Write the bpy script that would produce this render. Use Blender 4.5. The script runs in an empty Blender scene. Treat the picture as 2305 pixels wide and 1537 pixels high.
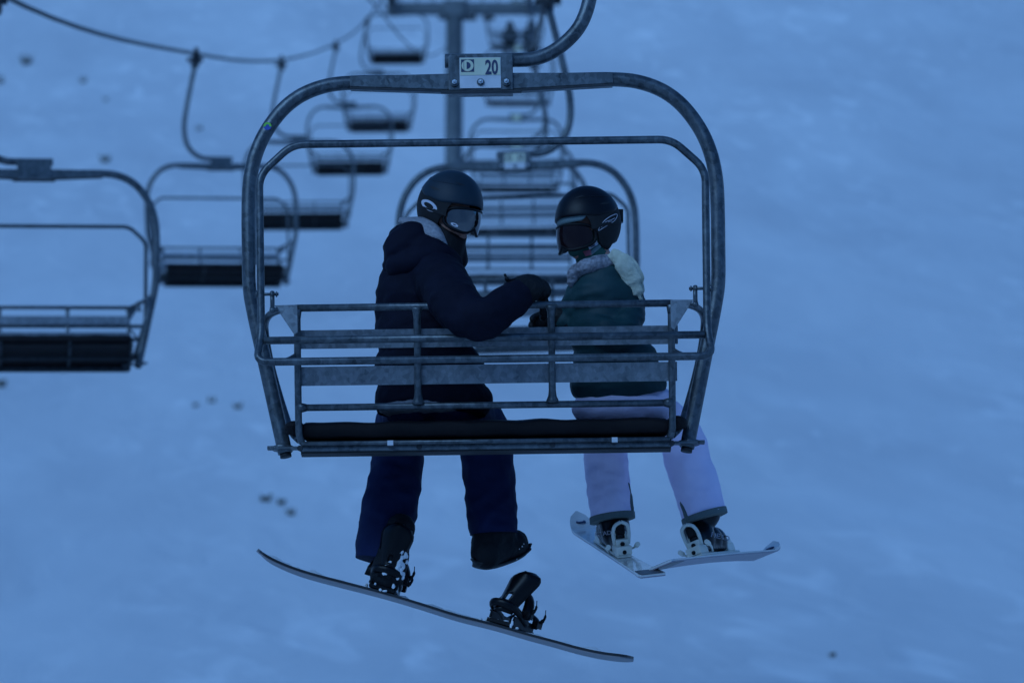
import bpy, bmesh, math, random
from mathutils import Vector, Matrix, Quaternion, noise
random.seed(7)
R = math.radians
SC = bpy.context.scene
COL = SC.collection

# ------------------------------------------------------------------ camera, world, light, exposure
PITCH = R(14.0); SP, CP = math.sin(PITCH), math.cos(PITCH)
FPX = 7560.0                                   # focal length in pixels of a 2305 px wide frame
cam_d = bpy.data.cameras.new('camera'); cam = bpy.data.objects.new('camera', cam_d)
COL.objects.link(cam); SC.camera = cam
cam_d.sensor_width = 36.0; cam_d.lens = 36.0 * FPX / 2305.0
cam.location = (0, 0, 0); cam.rotation_euler = (R(90) + PITCH, 0, 0)
cam_d.clip_start = 0.5; cam_d.clip_end = 3000
cam_d.dof.use_dof = True; cam_d.dof.focus_distance = 13.95; cam_d.dof.aperture_fstop = 2.9
cam_d.dof.aperture_blades = 0

w = bpy.data.worlds.new('World'); SC.world = w; w.use_nodes = True
nt = w.node_tree; nt.nodes.clear()
out = nt.nodes.new('ShaderNodeOutputWorld'); bg = nt.nodes.new('ShaderNodeBackground')
sky = nt.nodes.new('ShaderNodeTexSky'); sky.sky_type = 'NISHITA'; sky.sun_disc = False
sky.sun_elevation = R(27); sky.sun_rotation = R(215); sky.altitude = 2200
sky.air_density = 1.2; sky.dust_density = 0.0; sky.ozone_density = 8.0
tint = nt.nodes.new('ShaderNodeMix'); tint.data_type = 'RGBA'; tint.blend_type = 'MULTIPLY'
tint.inputs['Factor'].default_value = 1.0
tint.inputs['B'].default_value = (0.43, 0.80, 1.04, 1)     # deep blue dusk air
nt.links.new(sky.outputs['Color'], tint.inputs['A'])
nt.links.new(tint.outputs['Result'], bg.inputs['Color'])
bg.inputs['Strength'].default_value = 0.15
nt.links.new(bg.outputs[0], out.inputs[0])
sun_d = bpy.data.lights.new('sun', 'SUN'); sun = bpy.data.objects.new('sun', sun_d); COL.objects.link(sun)
sun_d.energy = 2.1; sun_d.angle = R(45); sun_d.color = (0.345, 0.63, 1.0)
sun.rotation_euler = (R(63), 0, R(-35))        # soft glow of the sky behind and left of the viewer
SC.view_settings.view_transform = 'Standard'; SC.view_settings.look = 'None'
SC.view_settings.exposure = 0.0; SC.view_settings.gamma = 1.0
SC.cycles.use_denoising = True

# ------------------------------------------------------------------ geometry helpers
F = Vector((0, CP, SP)); U = Vector((0, -SP, CP)); X = Vector((1, 0, 0))
D0 = 14.0; Y0 = D0 * CP + 0.0
def W(px, py, y):
    """world point on the vertical plane Y=y that lies on the sight line of a photo pixel"""
    d = F + X * ((px - 1152.5) / FPX) + U * ((768.5 - py) / FPX)
    return d * (y / d.y)
def M(px, py, dy=0.0): return W(px, py, Y0 + dy)
def PX(r): return r / 540.0

def cr(pts, n=8, closed=False):
    pts = [Vector(p) for p in pts]; res = []
    m = len(pts)
    rng = range(m if closed else m - 1)
    for i in rng:
        if closed: p0, p1, p2, p3 = pts[i - 1], pts[i], pts[(i + 1) % m], pts[(i + 2) % m]
        else:
            p1, p2 = pts[i], pts[i + 1]
            p0 = pts[i - 1] if i > 0 else p1 * 2 - p2
            p3 = pts[i + 2] if i + 2 < m else p2 * 2 - p1
        for k in range(n):
            t = k / n
            res.append(0.5 * ((2 * p1) + (p2 - p0) * t + (2 * p0 - 5 * p1 + 4 * p2 - p3) * t * t + (3 * p1 - p0 - 3 * p2 + p3) * t ** 3))
    if not closed: res.append(pts[-1])
    return res
def fillet(pts, rad, n=6, closed=False):
    pts = [Vector(p) for p in pts]; m = len(pts); res = []
    for i in range(m):
        if not closed and i in (0, m - 1): res.append(pts[i]); continue
        a, b, c = pts[i - 1], pts[i], pts[(i + 1) % m]
        r = min(rad, (a - b).length * .48, (c - b).length * .48)
        s, e = b + (a - b).normalized() * r, b + (c - b).normalized() * r
        for k in range(n + 1):
            t = k / n
            res.append(s * (1 - t) ** 2 + b * 2 * t * (1 - t) + e * t * t)
    return res
def tube(bm, pts, r, n=12, closed=False, cap=True, flat=None):
    pts = [Vector(p) for p in pts]; m = len(pts)
    rs = r if isinstance(r, (list, tuple)) else [r] * m
    if len(rs) != m: rs = [rs[min(int(i * len(rs) / m), len(rs) - 1)] for i in range(m)]
    tang = []
    for i in range(m):
        if closed: t = pts[(i + 1) % m] - pts[i - 1]
        else: t = pts[min(i + 1, m - 1)] - pts[max(i - 1, 0)]
        tang.append(t.normalized())
    up = flat[0].normalized() if flat else (Vector((0, 0, 1)) if abs(tang[0].z) < .9 else Vector((0, 1, 0)))
    nrm = (up - tang[0] * up.dot(tang[0])).normalized()
    rings = []
    for i in range(m):
        if flat: nrm = (up - tang[i] * up.dot(tang[i])).normalized()
        else:
            nrm = (nrm - tang[i] * nrm.dot(tang[i])).normalized()
        bn = tang[i].cross(nrm)
        ring = []
        for k in range(n):
            a = 2 * math.pi * k / n
            k1 = rs[i]; k2 = rs[i]
            if flat: k1 = rs[i] * flat[1]
            ring.append(bm.verts.new(pts[i] + nrm * math.cos(a) * k1 + bn * math.sin(a) * k2))
        rings.append(ring)
    for i in range(m if closed else m - 1):
        a, b = rings[i], rings[(i + 1) % m]
        for k in range(n):
            f = bm.faces.new((a[k], a[(k + 1) % n], b[(k + 1) % n], b[k])); f.smooth = True
    if cap and not closed:
        bm.faces.new(rings[0][::-1]); bm.faces.new(rings[-1])
def box(bm, c, s, rot=None):
    c = Vector(c); vs = []
    for sx in (-1, 1):
        for sy in (-1, 1):
            for sz in (-1, 1):
                v = Vector((sx * s[0] / 2, sy * s[1] / 2, sz * s[2] / 2))
                if rot is not None: v = rot @ v
                vs.append(bm.verts.new(c + v))
    for q in ((0, 1, 3, 2), (4, 6, 7, 5), (0, 4, 5, 1), (2, 3, 7, 6), (0, 2, 6, 4), (1, 5, 7, 3)):
        bm.faces.new([vs[i] for i in q])
def prism(bm, poly, off):
    """polygon (3D points) extruded by the vector off"""
    off = Vector(off); a = [bm.verts.new(Vector(p)) for p in poly]; b = [bm.verts.new(Vector(p) + off) for p in poly]
    m = len(poly)
    bm.faces.new(a[::-1]); bm.faces.new(b)
    for i in range(m): bm.faces.new((a[i], a[(i + 1) % m], b[(i + 1) % m], b[i]))
def ball(bm, c, s, rot=None, seg=20, ring=12):
    mt = Matrix.Translation(Vector(c))
    if rot is not None: mt = mt @ rot.to_4x4()
    s = s if isinstance(s, (tuple, list, Vector)) else (s, s, s)
    mt = mt @ Matrix.Diagonal((s[0], s[1], s[2], 1))
    g = bmesh.ops.create_uvsphere(bm, u_segments=seg, v_segments=ring, radius=1.0, matrix=mt)
    for v in g['verts']:
        for f in v.link_faces: f.smooth = True
def limb(bm, pts, rs, n=18):
    """rounded, tapering chain: smooth tube with ball ends"""
    p = cr(pts, 6)
    rr = [x.x for x in cr([Vector((r, 0, 0)) for r in rs], 6)]
    tube(bm, p, rr, n); ball(bm, pts[0], rs[0]); ball(bm, pts[-1], rs[-1])
def finish(bm, bevel=0.0):
    bmesh.ops.recalc_face_normals(bm, faces=bm.faces)
def obj(name, bm, mat, parent=None, bevel=0.0, smooth=False, keep=False):
    me = bpy.data.meshes.new(name); bmesh.ops.recalc_face_normals(bm, faces=bm.faces)
    if smooth:
        for f in bm.faces: f.smooth = True
    bm.to_mesh(me); bm.free()
    o = bpy.data.objects.new(name, me); COL.objects.link(o)
    if mat: me.materials.append(mat)
    if bevel:
        m = o.modifiers.new('bevel', 'BEVEL'); m.width = bevel; m.segments = 2; m.limit_method = 'ANGLE'; m.angle_limit = R(40)
    if parent: o.parent = parent
    return o
def ev_mesh(o):
    dg = bpy.context.evaluated_depsgraph_get(); dg.update()
    return bpy.data.meshes.new_from_object(o.evaluated_get(dg))
def organic(name, bm, mat, parent=None, voxel=.009, smooth=6, cuts=(), fold=None, cap=True):
    """union the overlapping shapes into one skin, relax it, cut it at hems, wrinkle it"""
    me = bpy.data.meshes.new(name); bm.to_mesh(me); bm.free()
    o = bpy.data.objects.new(name + '_raw', me); COL.objects.link(o)
    m = o.modifiers.new('r', 'REMESH'); m.mode = 'VOXEL'; m.voxel_size = voxel; m.use_smooth_shade = True
    m2 = o.modifiers.new('s', 'SMOOTH'); m2.factor = .5; m2.iterations = smooth
    nm = ev_mesh(o); bpy.data.objects.remove(o)
    b = bmesh.new(); b.from_mesh(nm); bpy.data.meshes.remove(nm)
    if fold: 
        b.normal_update()
        for v in b.verts: v.co = v.co + v.normal * fold(v.co)
    for co, no in cuts:
        g = list(b.verts) + list(b.edges) + list(b.faces)
        r = bmesh.ops.bisect_plane(b, geom=g, plane_co=co, plane_no=no, clear_outer=True, dist=1e-5)
        if cap:
            ed = [e for e in r['geom_cut'] if isinstance(e, bmesh.types.BMEdge)]
            if ed:
                try: bmesh.ops.holes_fill(b, edges=ed, sides=0)
                except Exception: pass
    b.normal_update()
    for f in b.faces: f.smooth = True
    for e in b.edges:
        if len(e.link_faces) == 2 and e.calc_face_angle(0) > R(50): e.smooth = False
    return obj(name, b, mat, parent)
def empty(name, loc=(0, 0, 0)):
    o = bpy.data.objects.new(name, None); COL.objects.link(o); o.location = loc; o.empty_display_size = .2
    return o
def tag(o, label=None, cat=None, group=None, kind=None):
    if label: o['label'] = label
    if cat: o['category'] = cat
    if group: o['group'] = group
    if kind: o['kind'] = kind
    return o
def reparent_world(o, parent):
    """meshes are modelled in world coordinates: keep them there under a thing placed at its base"""
    o.parent = parent; o.matrix_parent_inverse = Matrix.Translation(parent.location).inverted()
    return o

# ------------------------------------------------------------------ materials
def mat(name, col, rough=.6, metal=0.0, col2=None, scale=8.0, detail=4.0, bump=0.0, bscale=None, stretch=None, coat=0.0, spec=None, ramp=(.35, .65), sheen=0.0):
    m = bpy.data.materials.new(name); m.use_nodes = True; t = m.node_tree; N = t.nodes
    b = N['Principled BSDF']
    b.inputs['Base Color'].default_value = (*col, 1); b.inputs['Roughness'].default_value = rough
    b.inputs['Metallic'].default_value = metal
    if coat: b.inputs['Coat Weight'].default_value = coat
    if spec is not None: b.inputs['Specular IOR Level'].default_value = spec
    if sheen: b.inputs['Sheen Weight'].default_value = sheen
    tc = N.new('ShaderNodeTexCoord'); mp = N.new('ShaderNodeMapping')
    t.links.new(tc.outputs['Object'], mp.inputs['Vector'])
    if stretch: mp.inputs['Scale'].default_value = stretch
    if col2:
        n = N.new('ShaderNodeTexNoise'); n.inputs['Scale'].default_value = scale; n.inputs['Detail'].default_value = detail
        r = N.new('ShaderNodeValToRGB'); r.color_ramp.elements[0].position = ramp[0]; r.color_ramp.elements[1].position = ramp[1]
        r.color_ramp.elements[0].color = (*col, 1); r.color_ramp.elements[1].color = (*col2, 1)
        t.links.new(mp.outputs[0], n.inputs['Vector']); t.links.new(n.outputs['Fac'], r.inputs[0]); t.links.new(r.outputs[0], b.inputs['Base Color'])
    if bump:
        n2 = N.new('ShaderNodeTexNoise'); n2.inputs['Scale'].default_value = bscale or scale * 3; n2.inputs['Detail'].default_value = 6
        bp = N.new('ShaderNodeBump'); bp.inputs['Strength'].default_value = bump; bp.inputs['Distance'].default_value = .01
        t.links.new(mp.outputs[0], n2.inputs['Vector']); t.links.new(n2.outputs['Fac'], bp.inputs['Height']); t.links.new(bp.outputs[0], b.inputs['Normal'])
    return m
def galvanised(name, a, bcol, rough):
    m = bpy.data.materials.new(name); m.use_nodes = True; t = m.node_tree; N = t.nodes; b = N['Principled BSDF']
    tc = N.new('ShaderNodeTexCoord')
    vo = N.new('ShaderNodeTexVoronoi'); vo.inputs['Scale'].default_value = 55
    n1 = N.new('ShaderNodeTexNoise'); n1.inputs['Scale'].default_value = 14; n1.inputs['Detail'].default_value = 7; n1.inputs['Roughness'].default_value = .7
    mpz = N.new('ShaderNodeMapping'); mpz.inputs['Scale'].default_value = (1, 1, .25)
    t.links.new(tc.outputs['Object'], mpz.inputs[0])
    ad = N.new('ShaderNodeMath'); ad.operation = 'MULTIPLY_ADD'; ad.inputs[1].default_value = .26
    sep = N.new('ShaderNodeSeparateColor')
    t.links.new(tc.outputs['Object'], vo.inputs['Vector']); t.links.new(mpz.outputs[0], n1.inputs['Vector'])
    t.links.new(vo.outputs['Color'], sep.inputs[0]); t.links.new(sep.outputs[0], ad.inputs[0]); t.links.new(n1.outputs['Fac'], ad.inputs[2])
    r = N.new('ShaderNodeValToRGB'); r.color_ramp.elements[0].position = .35; r.color_ramp.elements[1].position = 1.0
    r.color_ramp.elements[0].color = (*a, 1); r.color_ramp.elements[1].color = (*bcol, 1)
    t.links.new(ad.outputs[0], r.inputs[0]); t.links.new(r.outputs[0], b.inputs['Base Color'])
    b.inputs['Metallic'].default_value = .5; b.inputs['Roughness'].default_value = rough
    bp = N.new('ShaderNodeBump'); bp.inputs['Strength'].default_value = .25; bp.inputs['Distance'].default_value = .002
    t.links.new(n1.outputs['Fac'], bp.inputs['Height']); t.links.new(bp.outputs[0], b.inputs['Normal'])
    return m
GALV = galvanised('galvanised_tube', (.030, .037, .043), (.165, .19, .205), .36)
SHEET = galvanised('galvanised_sheet', (.105, .118, .130), (.30, .325, .345), .45)
DARKM = mat('dark_steel', (.015, .018, .022), .6, .2, (.035, .04, .045), 20)
TOWER = mat('tower_steel', (.10, .12, .13), .6, .2, (.14, .16, .17), 3)
ROPE = mat('haul_rope_steel', (.03, .032, .032), .5, .5, (.07, .07, .07), 60)
RUBBER = mat('black_rubber', (.012, .012, .013), .6)
VINYL = mat('brown_black_vinyl', (.0055, .0040, .0050), .7, 0, (.011, .008, .009), 6, bump=.3, bscale=14, spec=.2)
BOLT = mat('zinc_bolt', (.62, .64, .66), .28, .8)
CREAM = mat('cream_label', (.55, .56, .40), .5, 0, (.62, .62, .46), 12)
PLATEW = mat('brushed_plate', (.62, .62, .64), .4, .2, (.5, .5, .52), 10)
INK = mat('dark_blue_ink', (.015, .03, .09), .5)
SGREEN = mat('green_sticker', (.16, .5, .05), .4)
SBLUE = mat('blue_sticker', (.02, .06, .35), .4)
NAVY = mat('navy_shell_fabric', (.0040, .0042, .012), .8, 0, (.006, .0065, .017), 9, bump=.35, bscale=24, spec=.15)
BLUEP = mat('blue_snow_trousers', (.0055, .011, .046), .8, 0, (.009, .017, .066), 7, bump=.4, bscale=16, spec=.2)
FLEECE = mat('grey_fleece', (.26, .25, .27), .95, 0, (.36, .35, .37), 60, bump=.5, bscale=120)
TEAL = mat('teal_jacket', (.007, .034, .040), .6, 0, (.010, .045, .050), 5, bump=.4, bscale=18, spec=.25)
WPANT = mat('white_snow_trousers', (.82, .70, .90), .8, 0, (.90, .78, .97), 5, bump=.35, bscale=14)
WTRIM = mat('grey_green_trim', (.12, .15, .14), .8)
CREAMK = mat('cream_wool', (.46, .46, .36), .9, 0, (.58, .58, .47), 30, bump=.6, bscale=70)
GREYK = mat('heather_grey_knit', (.12, .12, .14), .95, 0, (.34, .33, .36), 45, bump=.6, bscale=80)
BLACKF = mat('black_fabric', (.006, .006, .008), .75, bump=.4, bscale=40, spec=.25)
GLOVE = mat('black_glove_leather', (.006, .006, .0065), .6, bump=.5, bscale=60, spec=.3)
HELM = mat('matt_slate_helmet', (.012, .025, .038), .5, 0, (.015, .030, .044), 5, spec=.3)
HELMB = mat('matt_black_helmet', (.003, .004, .007), .42, spec=.25)
PAD = mat('black_ear_pad', (.006, .006, .007), .8)
LOGOW = mat('white_print', (.62, .6, .66), .5)
LENS = mat('mirror_goggle_lens', (.16, .165, .17), .06, .95)
LENSR = mat('dark_rose_lens', (.016, .008, .010), .12, .2, spec=.3)
FRAME = mat('goggle_frame', (.004, .004, .005), .5, spec=.2)
SKIN = mat('skin', (.42, .20, .15), .55, 0, (.48, .24, .18), 20)
GAITER = mat('green_neck_gaiter', (.012, .07, .055), .85, 0, (.02, .10, .08), 9, bump=.5, bscale=20)
PINK = mat('pink_print', (.40, .10, .13), .8)
PALE = mat('pale_grey_liner', (.13, .19, .20), .7)
BOARD = mat('black_topsheet', (.010, .010, .012), .35, 0, (.02, .02, .022), 12)
BASE = mat('grey_board_base', (.20, .185, .19), .45, 0, (.24, .22, .23), 6)
PLAST = mat('black_plastic', (.003, .0035, .005), .35, spec=.22)
BOOTM = mat('black_snowboard_boot', (.005, .006, .008), .7, 0, (.010, .011, .013), 16, bump=.4, bscale=30, spec=.25)
SKITOP = mat('white_topsheet', (.42, .44, .44), .18, 0, (.52, .54, .54), 9, coat=.5)
SKIBASE = mat('lilac_grey_base', (.24, .22, .27), .35)
BINDW = mat('ivory_binding_plastic', (.68, .66, .56), .4, 0, (.78, .76, .66), 14)
SBOOT = mat('black_ski_boot_shell', (.004, .005, .008), .3, spec=.3)
SNOWC = mat('clinging_snow', (.78, .80, .82), .8, bump=.6, bscale=90)
TWIG = mat('brown_twigs', (.09, .085, .05), .9, 0, (.05, .045, .025), 9)

# ------------------------------------------------------------------ setting: the snow slope
def ground(x, y):
    s0, s1 = math.tan(R(12)), math.tan(R(32)); k = (s1 - s0) / 140.0
    def prof(v):
        if v < 30: return s0 * (v - 30)
        if v < 170: return s0 * (v - 30) + k * (v - 30) ** 2 / 2
        return s0 * 140 + k * 9800 + s1 * (v - 170)
    z = 23.6 + prof(y) - prof(97)
    if y < -350: z += (-350 - y) * .62          # unseen far valley side, added behind the viewer to block warm horizon light
    if abs(x) > 260: z += (abs(x) - 260) * .38  # unseen flanks, added to close off the horizon and bounce light
    z += .9 * noise.noise(Vector((x * .02, y * .014, 1.3))) * min(1, max(0, y) / 60)
    if x > 2: z -= .003 * min(x - 2, 25) ** 2 + (.15 * (x - 27) if x > 27 else 0)
    z += .10 * noise.noise(Vector((x * .22, y * .12, 4.3))) + .35 * noise.noise(Vector((x * .07 + y * .02, y * .035, 8.3)))
    return z
def build_snow():
    bm = bmesh.new(); xs = []; ys = []
    x = -60.0
    xs = [-2500, -1600, -1000, -600, -420, -300, -200, -140, -100, -80] + [-60 + i * .8 for i in range(151)] + [80, 100, 140, 200, 300, 420, 600, 1000, 1600, 2500]
    ys = [-2000, -1500, -1100, -800, -600, -450, -350, -250, -150, -100, -60, -30, -10] + [i * .9 for i in range(0, 300)] + [300, 340, 400, 480, 600, 760]
    grid = []
    for y in ys: grid.append([bm.verts.new((x, y, ground(x, y))) for x in xs])
    for j in range(len(ys) - 1):
        for i in range(len(xs) - 1):
            f = bm.faces.new((grid[j][i], grid[j][i + 1], grid[j + 1][i + 1], grid[j + 1][i])); f.smooth = True
    m = bpy.data.materials.new('snow'); m.use_nodes = True; t = m.node_tree; N = t.nodes; b = N['Principled BSDF']
    tc = N.new('ShaderNodeTexCoord')
    def nz(scale, sc=(1, 1, 1), rz=0, det=5, dist=0.0):
        mp = N.new('ShaderNodeMapping'); mp.vector_type = 'TEXTURE'; mp.inputs['Scale'].default_value = sc; mp.inputs['Rotation'].default_value = (0, 0, rz)
        n = N.new('ShaderNodeTexNoise'); n.inputs['Scale'].default_value = scale; n.inputs['Detail'].default_value = det; n.inputs['Distortion'].default_value = dist
        t.links.new(tc.outputs['Object'], mp.inputs[0]); t.links.new(mp.outputs[0], n.inputs['Vector']); return n
    a = nz(.20, (1, 6, 1), .12, 6, .6); c = nz(.85, (1, 6.5, 1), .18, 9, .8); msk = nz(.14, (1, 6, 1), -.1, 2)
    r1 = N.new('ShaderNodeValToRGB'); r1.color_ramp.elements[0].position = .3; r1.color_ramp.elements[1].position = .72
    r1.color_ramp.elements[0].color = (.64, .64, .65, 1); r1.color_ramp.elements[1].color = (.76, .76, .76, 1)
    t.links.new(a.outputs['Fac'], r1.inputs[0])
    r2 = N.new('ShaderNodeValToRGB'); r2.color_ramp.elements[0].position = .53; r2.color_ramp.elements[1].position = .70
    r2.color_ramp.elements[0].color = (0, 0, 0, 1); r2.color_ramp.elements[1].color = (1, 1, 1, 1)
    t.links.new(c.outputs['Fac'], r2.inputs[0])
    mx = N.new('ShaderNodeMix'); mx.data_type = 'RGBA'; mx.inputs['B'].default_value = (.95, .93, .91, 1)
    mm = N.new('ShaderNodeMath'); mm.operation = 'MULTIPLY'; mm.inputs[1].default_value = .7
    r3 = N.new('ShaderNodeValToRGB'); r3.color_ramp.elements[0].position = .42; r3.color_ramp.elements[1].position = .62
    t.links.new(msk.outputs['Fac'], r3.inputs[0]); m3 = N.new('ShaderNodeMath'); m3.operation = 'MULTIPLY'
    t.links.new(r3.outputs[0], m3.inputs[0]); t.links.new(r2.outputs[0], m3.inputs[1])
    t.links.new(m3.outputs[0], mm.inputs[0]); t.links.new(mm.outputs[0], mx.inputs['Factor'])
    t.links.new(r1.outputs[0], mx.inputs['A']); t.links.new(mx.outputs['Result'], b.inputs['Base Color'])
    b.inputs['Roughness'].default_value = .7; b.inputs['Specular IOR Level'].default_value = .2
    bp = N.new('ShaderNodeBump'); bp.inputs['Strength'].default_value = .55; bp.inputs['Distance'].default_value = .22
    d = nz(.75, (1, 7, 1), .10, 9, .5)
    t.links.new(d.outputs['Fac'], bp.inputs['Height']); t.links.new(bp.outputs[0], b.inputs['Normal'])
    o = obj('snow_slope', bm, m); tag(o, 'wind scoured blue lit snow slope rising behind the chairlift', kind='structure')
build_snow()
def on_snow(px, py):
    d = F + X * ((px - 1152.5) / FPX) + U * ((768.5 - py) / FPX)
    t = 30.0
    while t < 600:
        p = d * t
        if p.z < ground(p.x, p.y): break
        t += .25
    return d * t

# ------------------------------------------------------------------ the chair (local frame: origin = top centre of the bail)
O = W(1090, 180, Y0)
def L(hw, py, y):
    p = W(1090, py, Y0 + y)
    depth = p.dot(F)
    return Vector((hw / FPX * depth, y, p.z - O.z))
def yb(py): return -.28 + (py - 688) / 302.0 * .16
GUARD = {}
def text_mesh(s, size, xs=1.0, bold=0.0):
    c = bpy.data.curves.new('t', 'FONT'); c.body = s; c.size = size; c.offset = bold; c.align_x = 'CENTER'; c.align_y = 'CENTER'
    c.extrude = .0006; c.resolution_u = 4
    o = bpy.data.objects.new('t', c); COL.objects.link(o)
    me = ev_mesh(o); bpy.data.objects.remove(o)
    bm = bmesh.new(); bm.from_mesh(me); bpy.data.meshes.remove(me)
    # centre on its bounds
    xsr = [v.co.x for v in bm.verts]; ysr = [v.co.y for v in bm.verts]
    cx, cy = (min(xsr) + max(xsr)) / 2, (min(ysr) + max(ysr)) / 2
    for v in bm.verts: v.co = Vector(((v.co.x - cx) * xs, v.co.y - cy, v.co.z))
    return bm
def place_text(bm, origin, ex, ey):
    ez = ex.cross(ey)
    for v in bm.verts: v.co = origin + ex * v.co.x + ey * v.co.y + ez * v.co.z
    return bm
def make_plate(root, number):
    bm = bmesh.new()
    a, b = L(-49, 130, -.052), L(44, 199, -.052)
    box(bm, ((a.x + b.x) / 2, -.052, (a.z + b.z) / 2), (b.x - a.x, .003, a.z - b.z))
    plate = obj('number_plate', bm, PLATEW, root, bevel=.001)
    bm = bmesh.new(); zb = L(0, 170, -.054).z
    box(bm, ((a.x + b.x) / 2, -.0545, (a.z + zb) / 2 - .001), ((b.x - a.x) * .97, .0015, (a.z - zb) * .96))
    lab = obj('cream_label', bm, CREAM, plate)
    bm = bmesh.new(); c = L(-31, 148, -.056); c.y = -.056; s = .055
    # emblem: square with a round D cut into it, split by a fine line
    def flat(poly, y): prism(bm, [(p[0], y, p[1]) for p in poly], (0, -.0008, 0))
    flat([(c.x - s / 2, c.z - s / 2), (c.x + s / 2, c.z - s / 2), (c.x + s / 2, c.z + s / 2), (c.x - s / 2, c.z + s / 2)], c.y)
    obj('emblem_square', bm, INK, plate)
    bm = bmesh.new(); rr = s * .46
    flat([(c.x + math.cos(t) * rr, c.z + math.sin(t) * rr) for t in [2 * math.pi * k / 28 for k in range(28)]], c.y - .001)
    obj('emblem_disc', bm, CREAM, plate)
    bm = bmesh.new()
    flat([(c.x - .004, c.z + .016)] + [(c.x - .004 + .017 * math.cos(t), c.z + .016 * math.sin(t)) for t in [math.pi / 2 - math.pi * k / 14 for k in range(15)]] , c.y - .002)
    flat([(c.x - .0165, c.z - .024), (c.x - .0150, c.z - .024), (c.x - .0150, c.z + .024), (c.x - .0165, c.z + .024)], c.y - .002)
    obj('emblem_letter', bm, INK, plate)
    t = text_mesh(number, .088, .62, .0022); p = L(23, 152, -.056); p.y = -.0565
    place_text(t, p, Vector((1, 0, 0)), Vector((0, 0, 1)))
    obj('number', t, INK, plate)
    return plate

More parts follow.
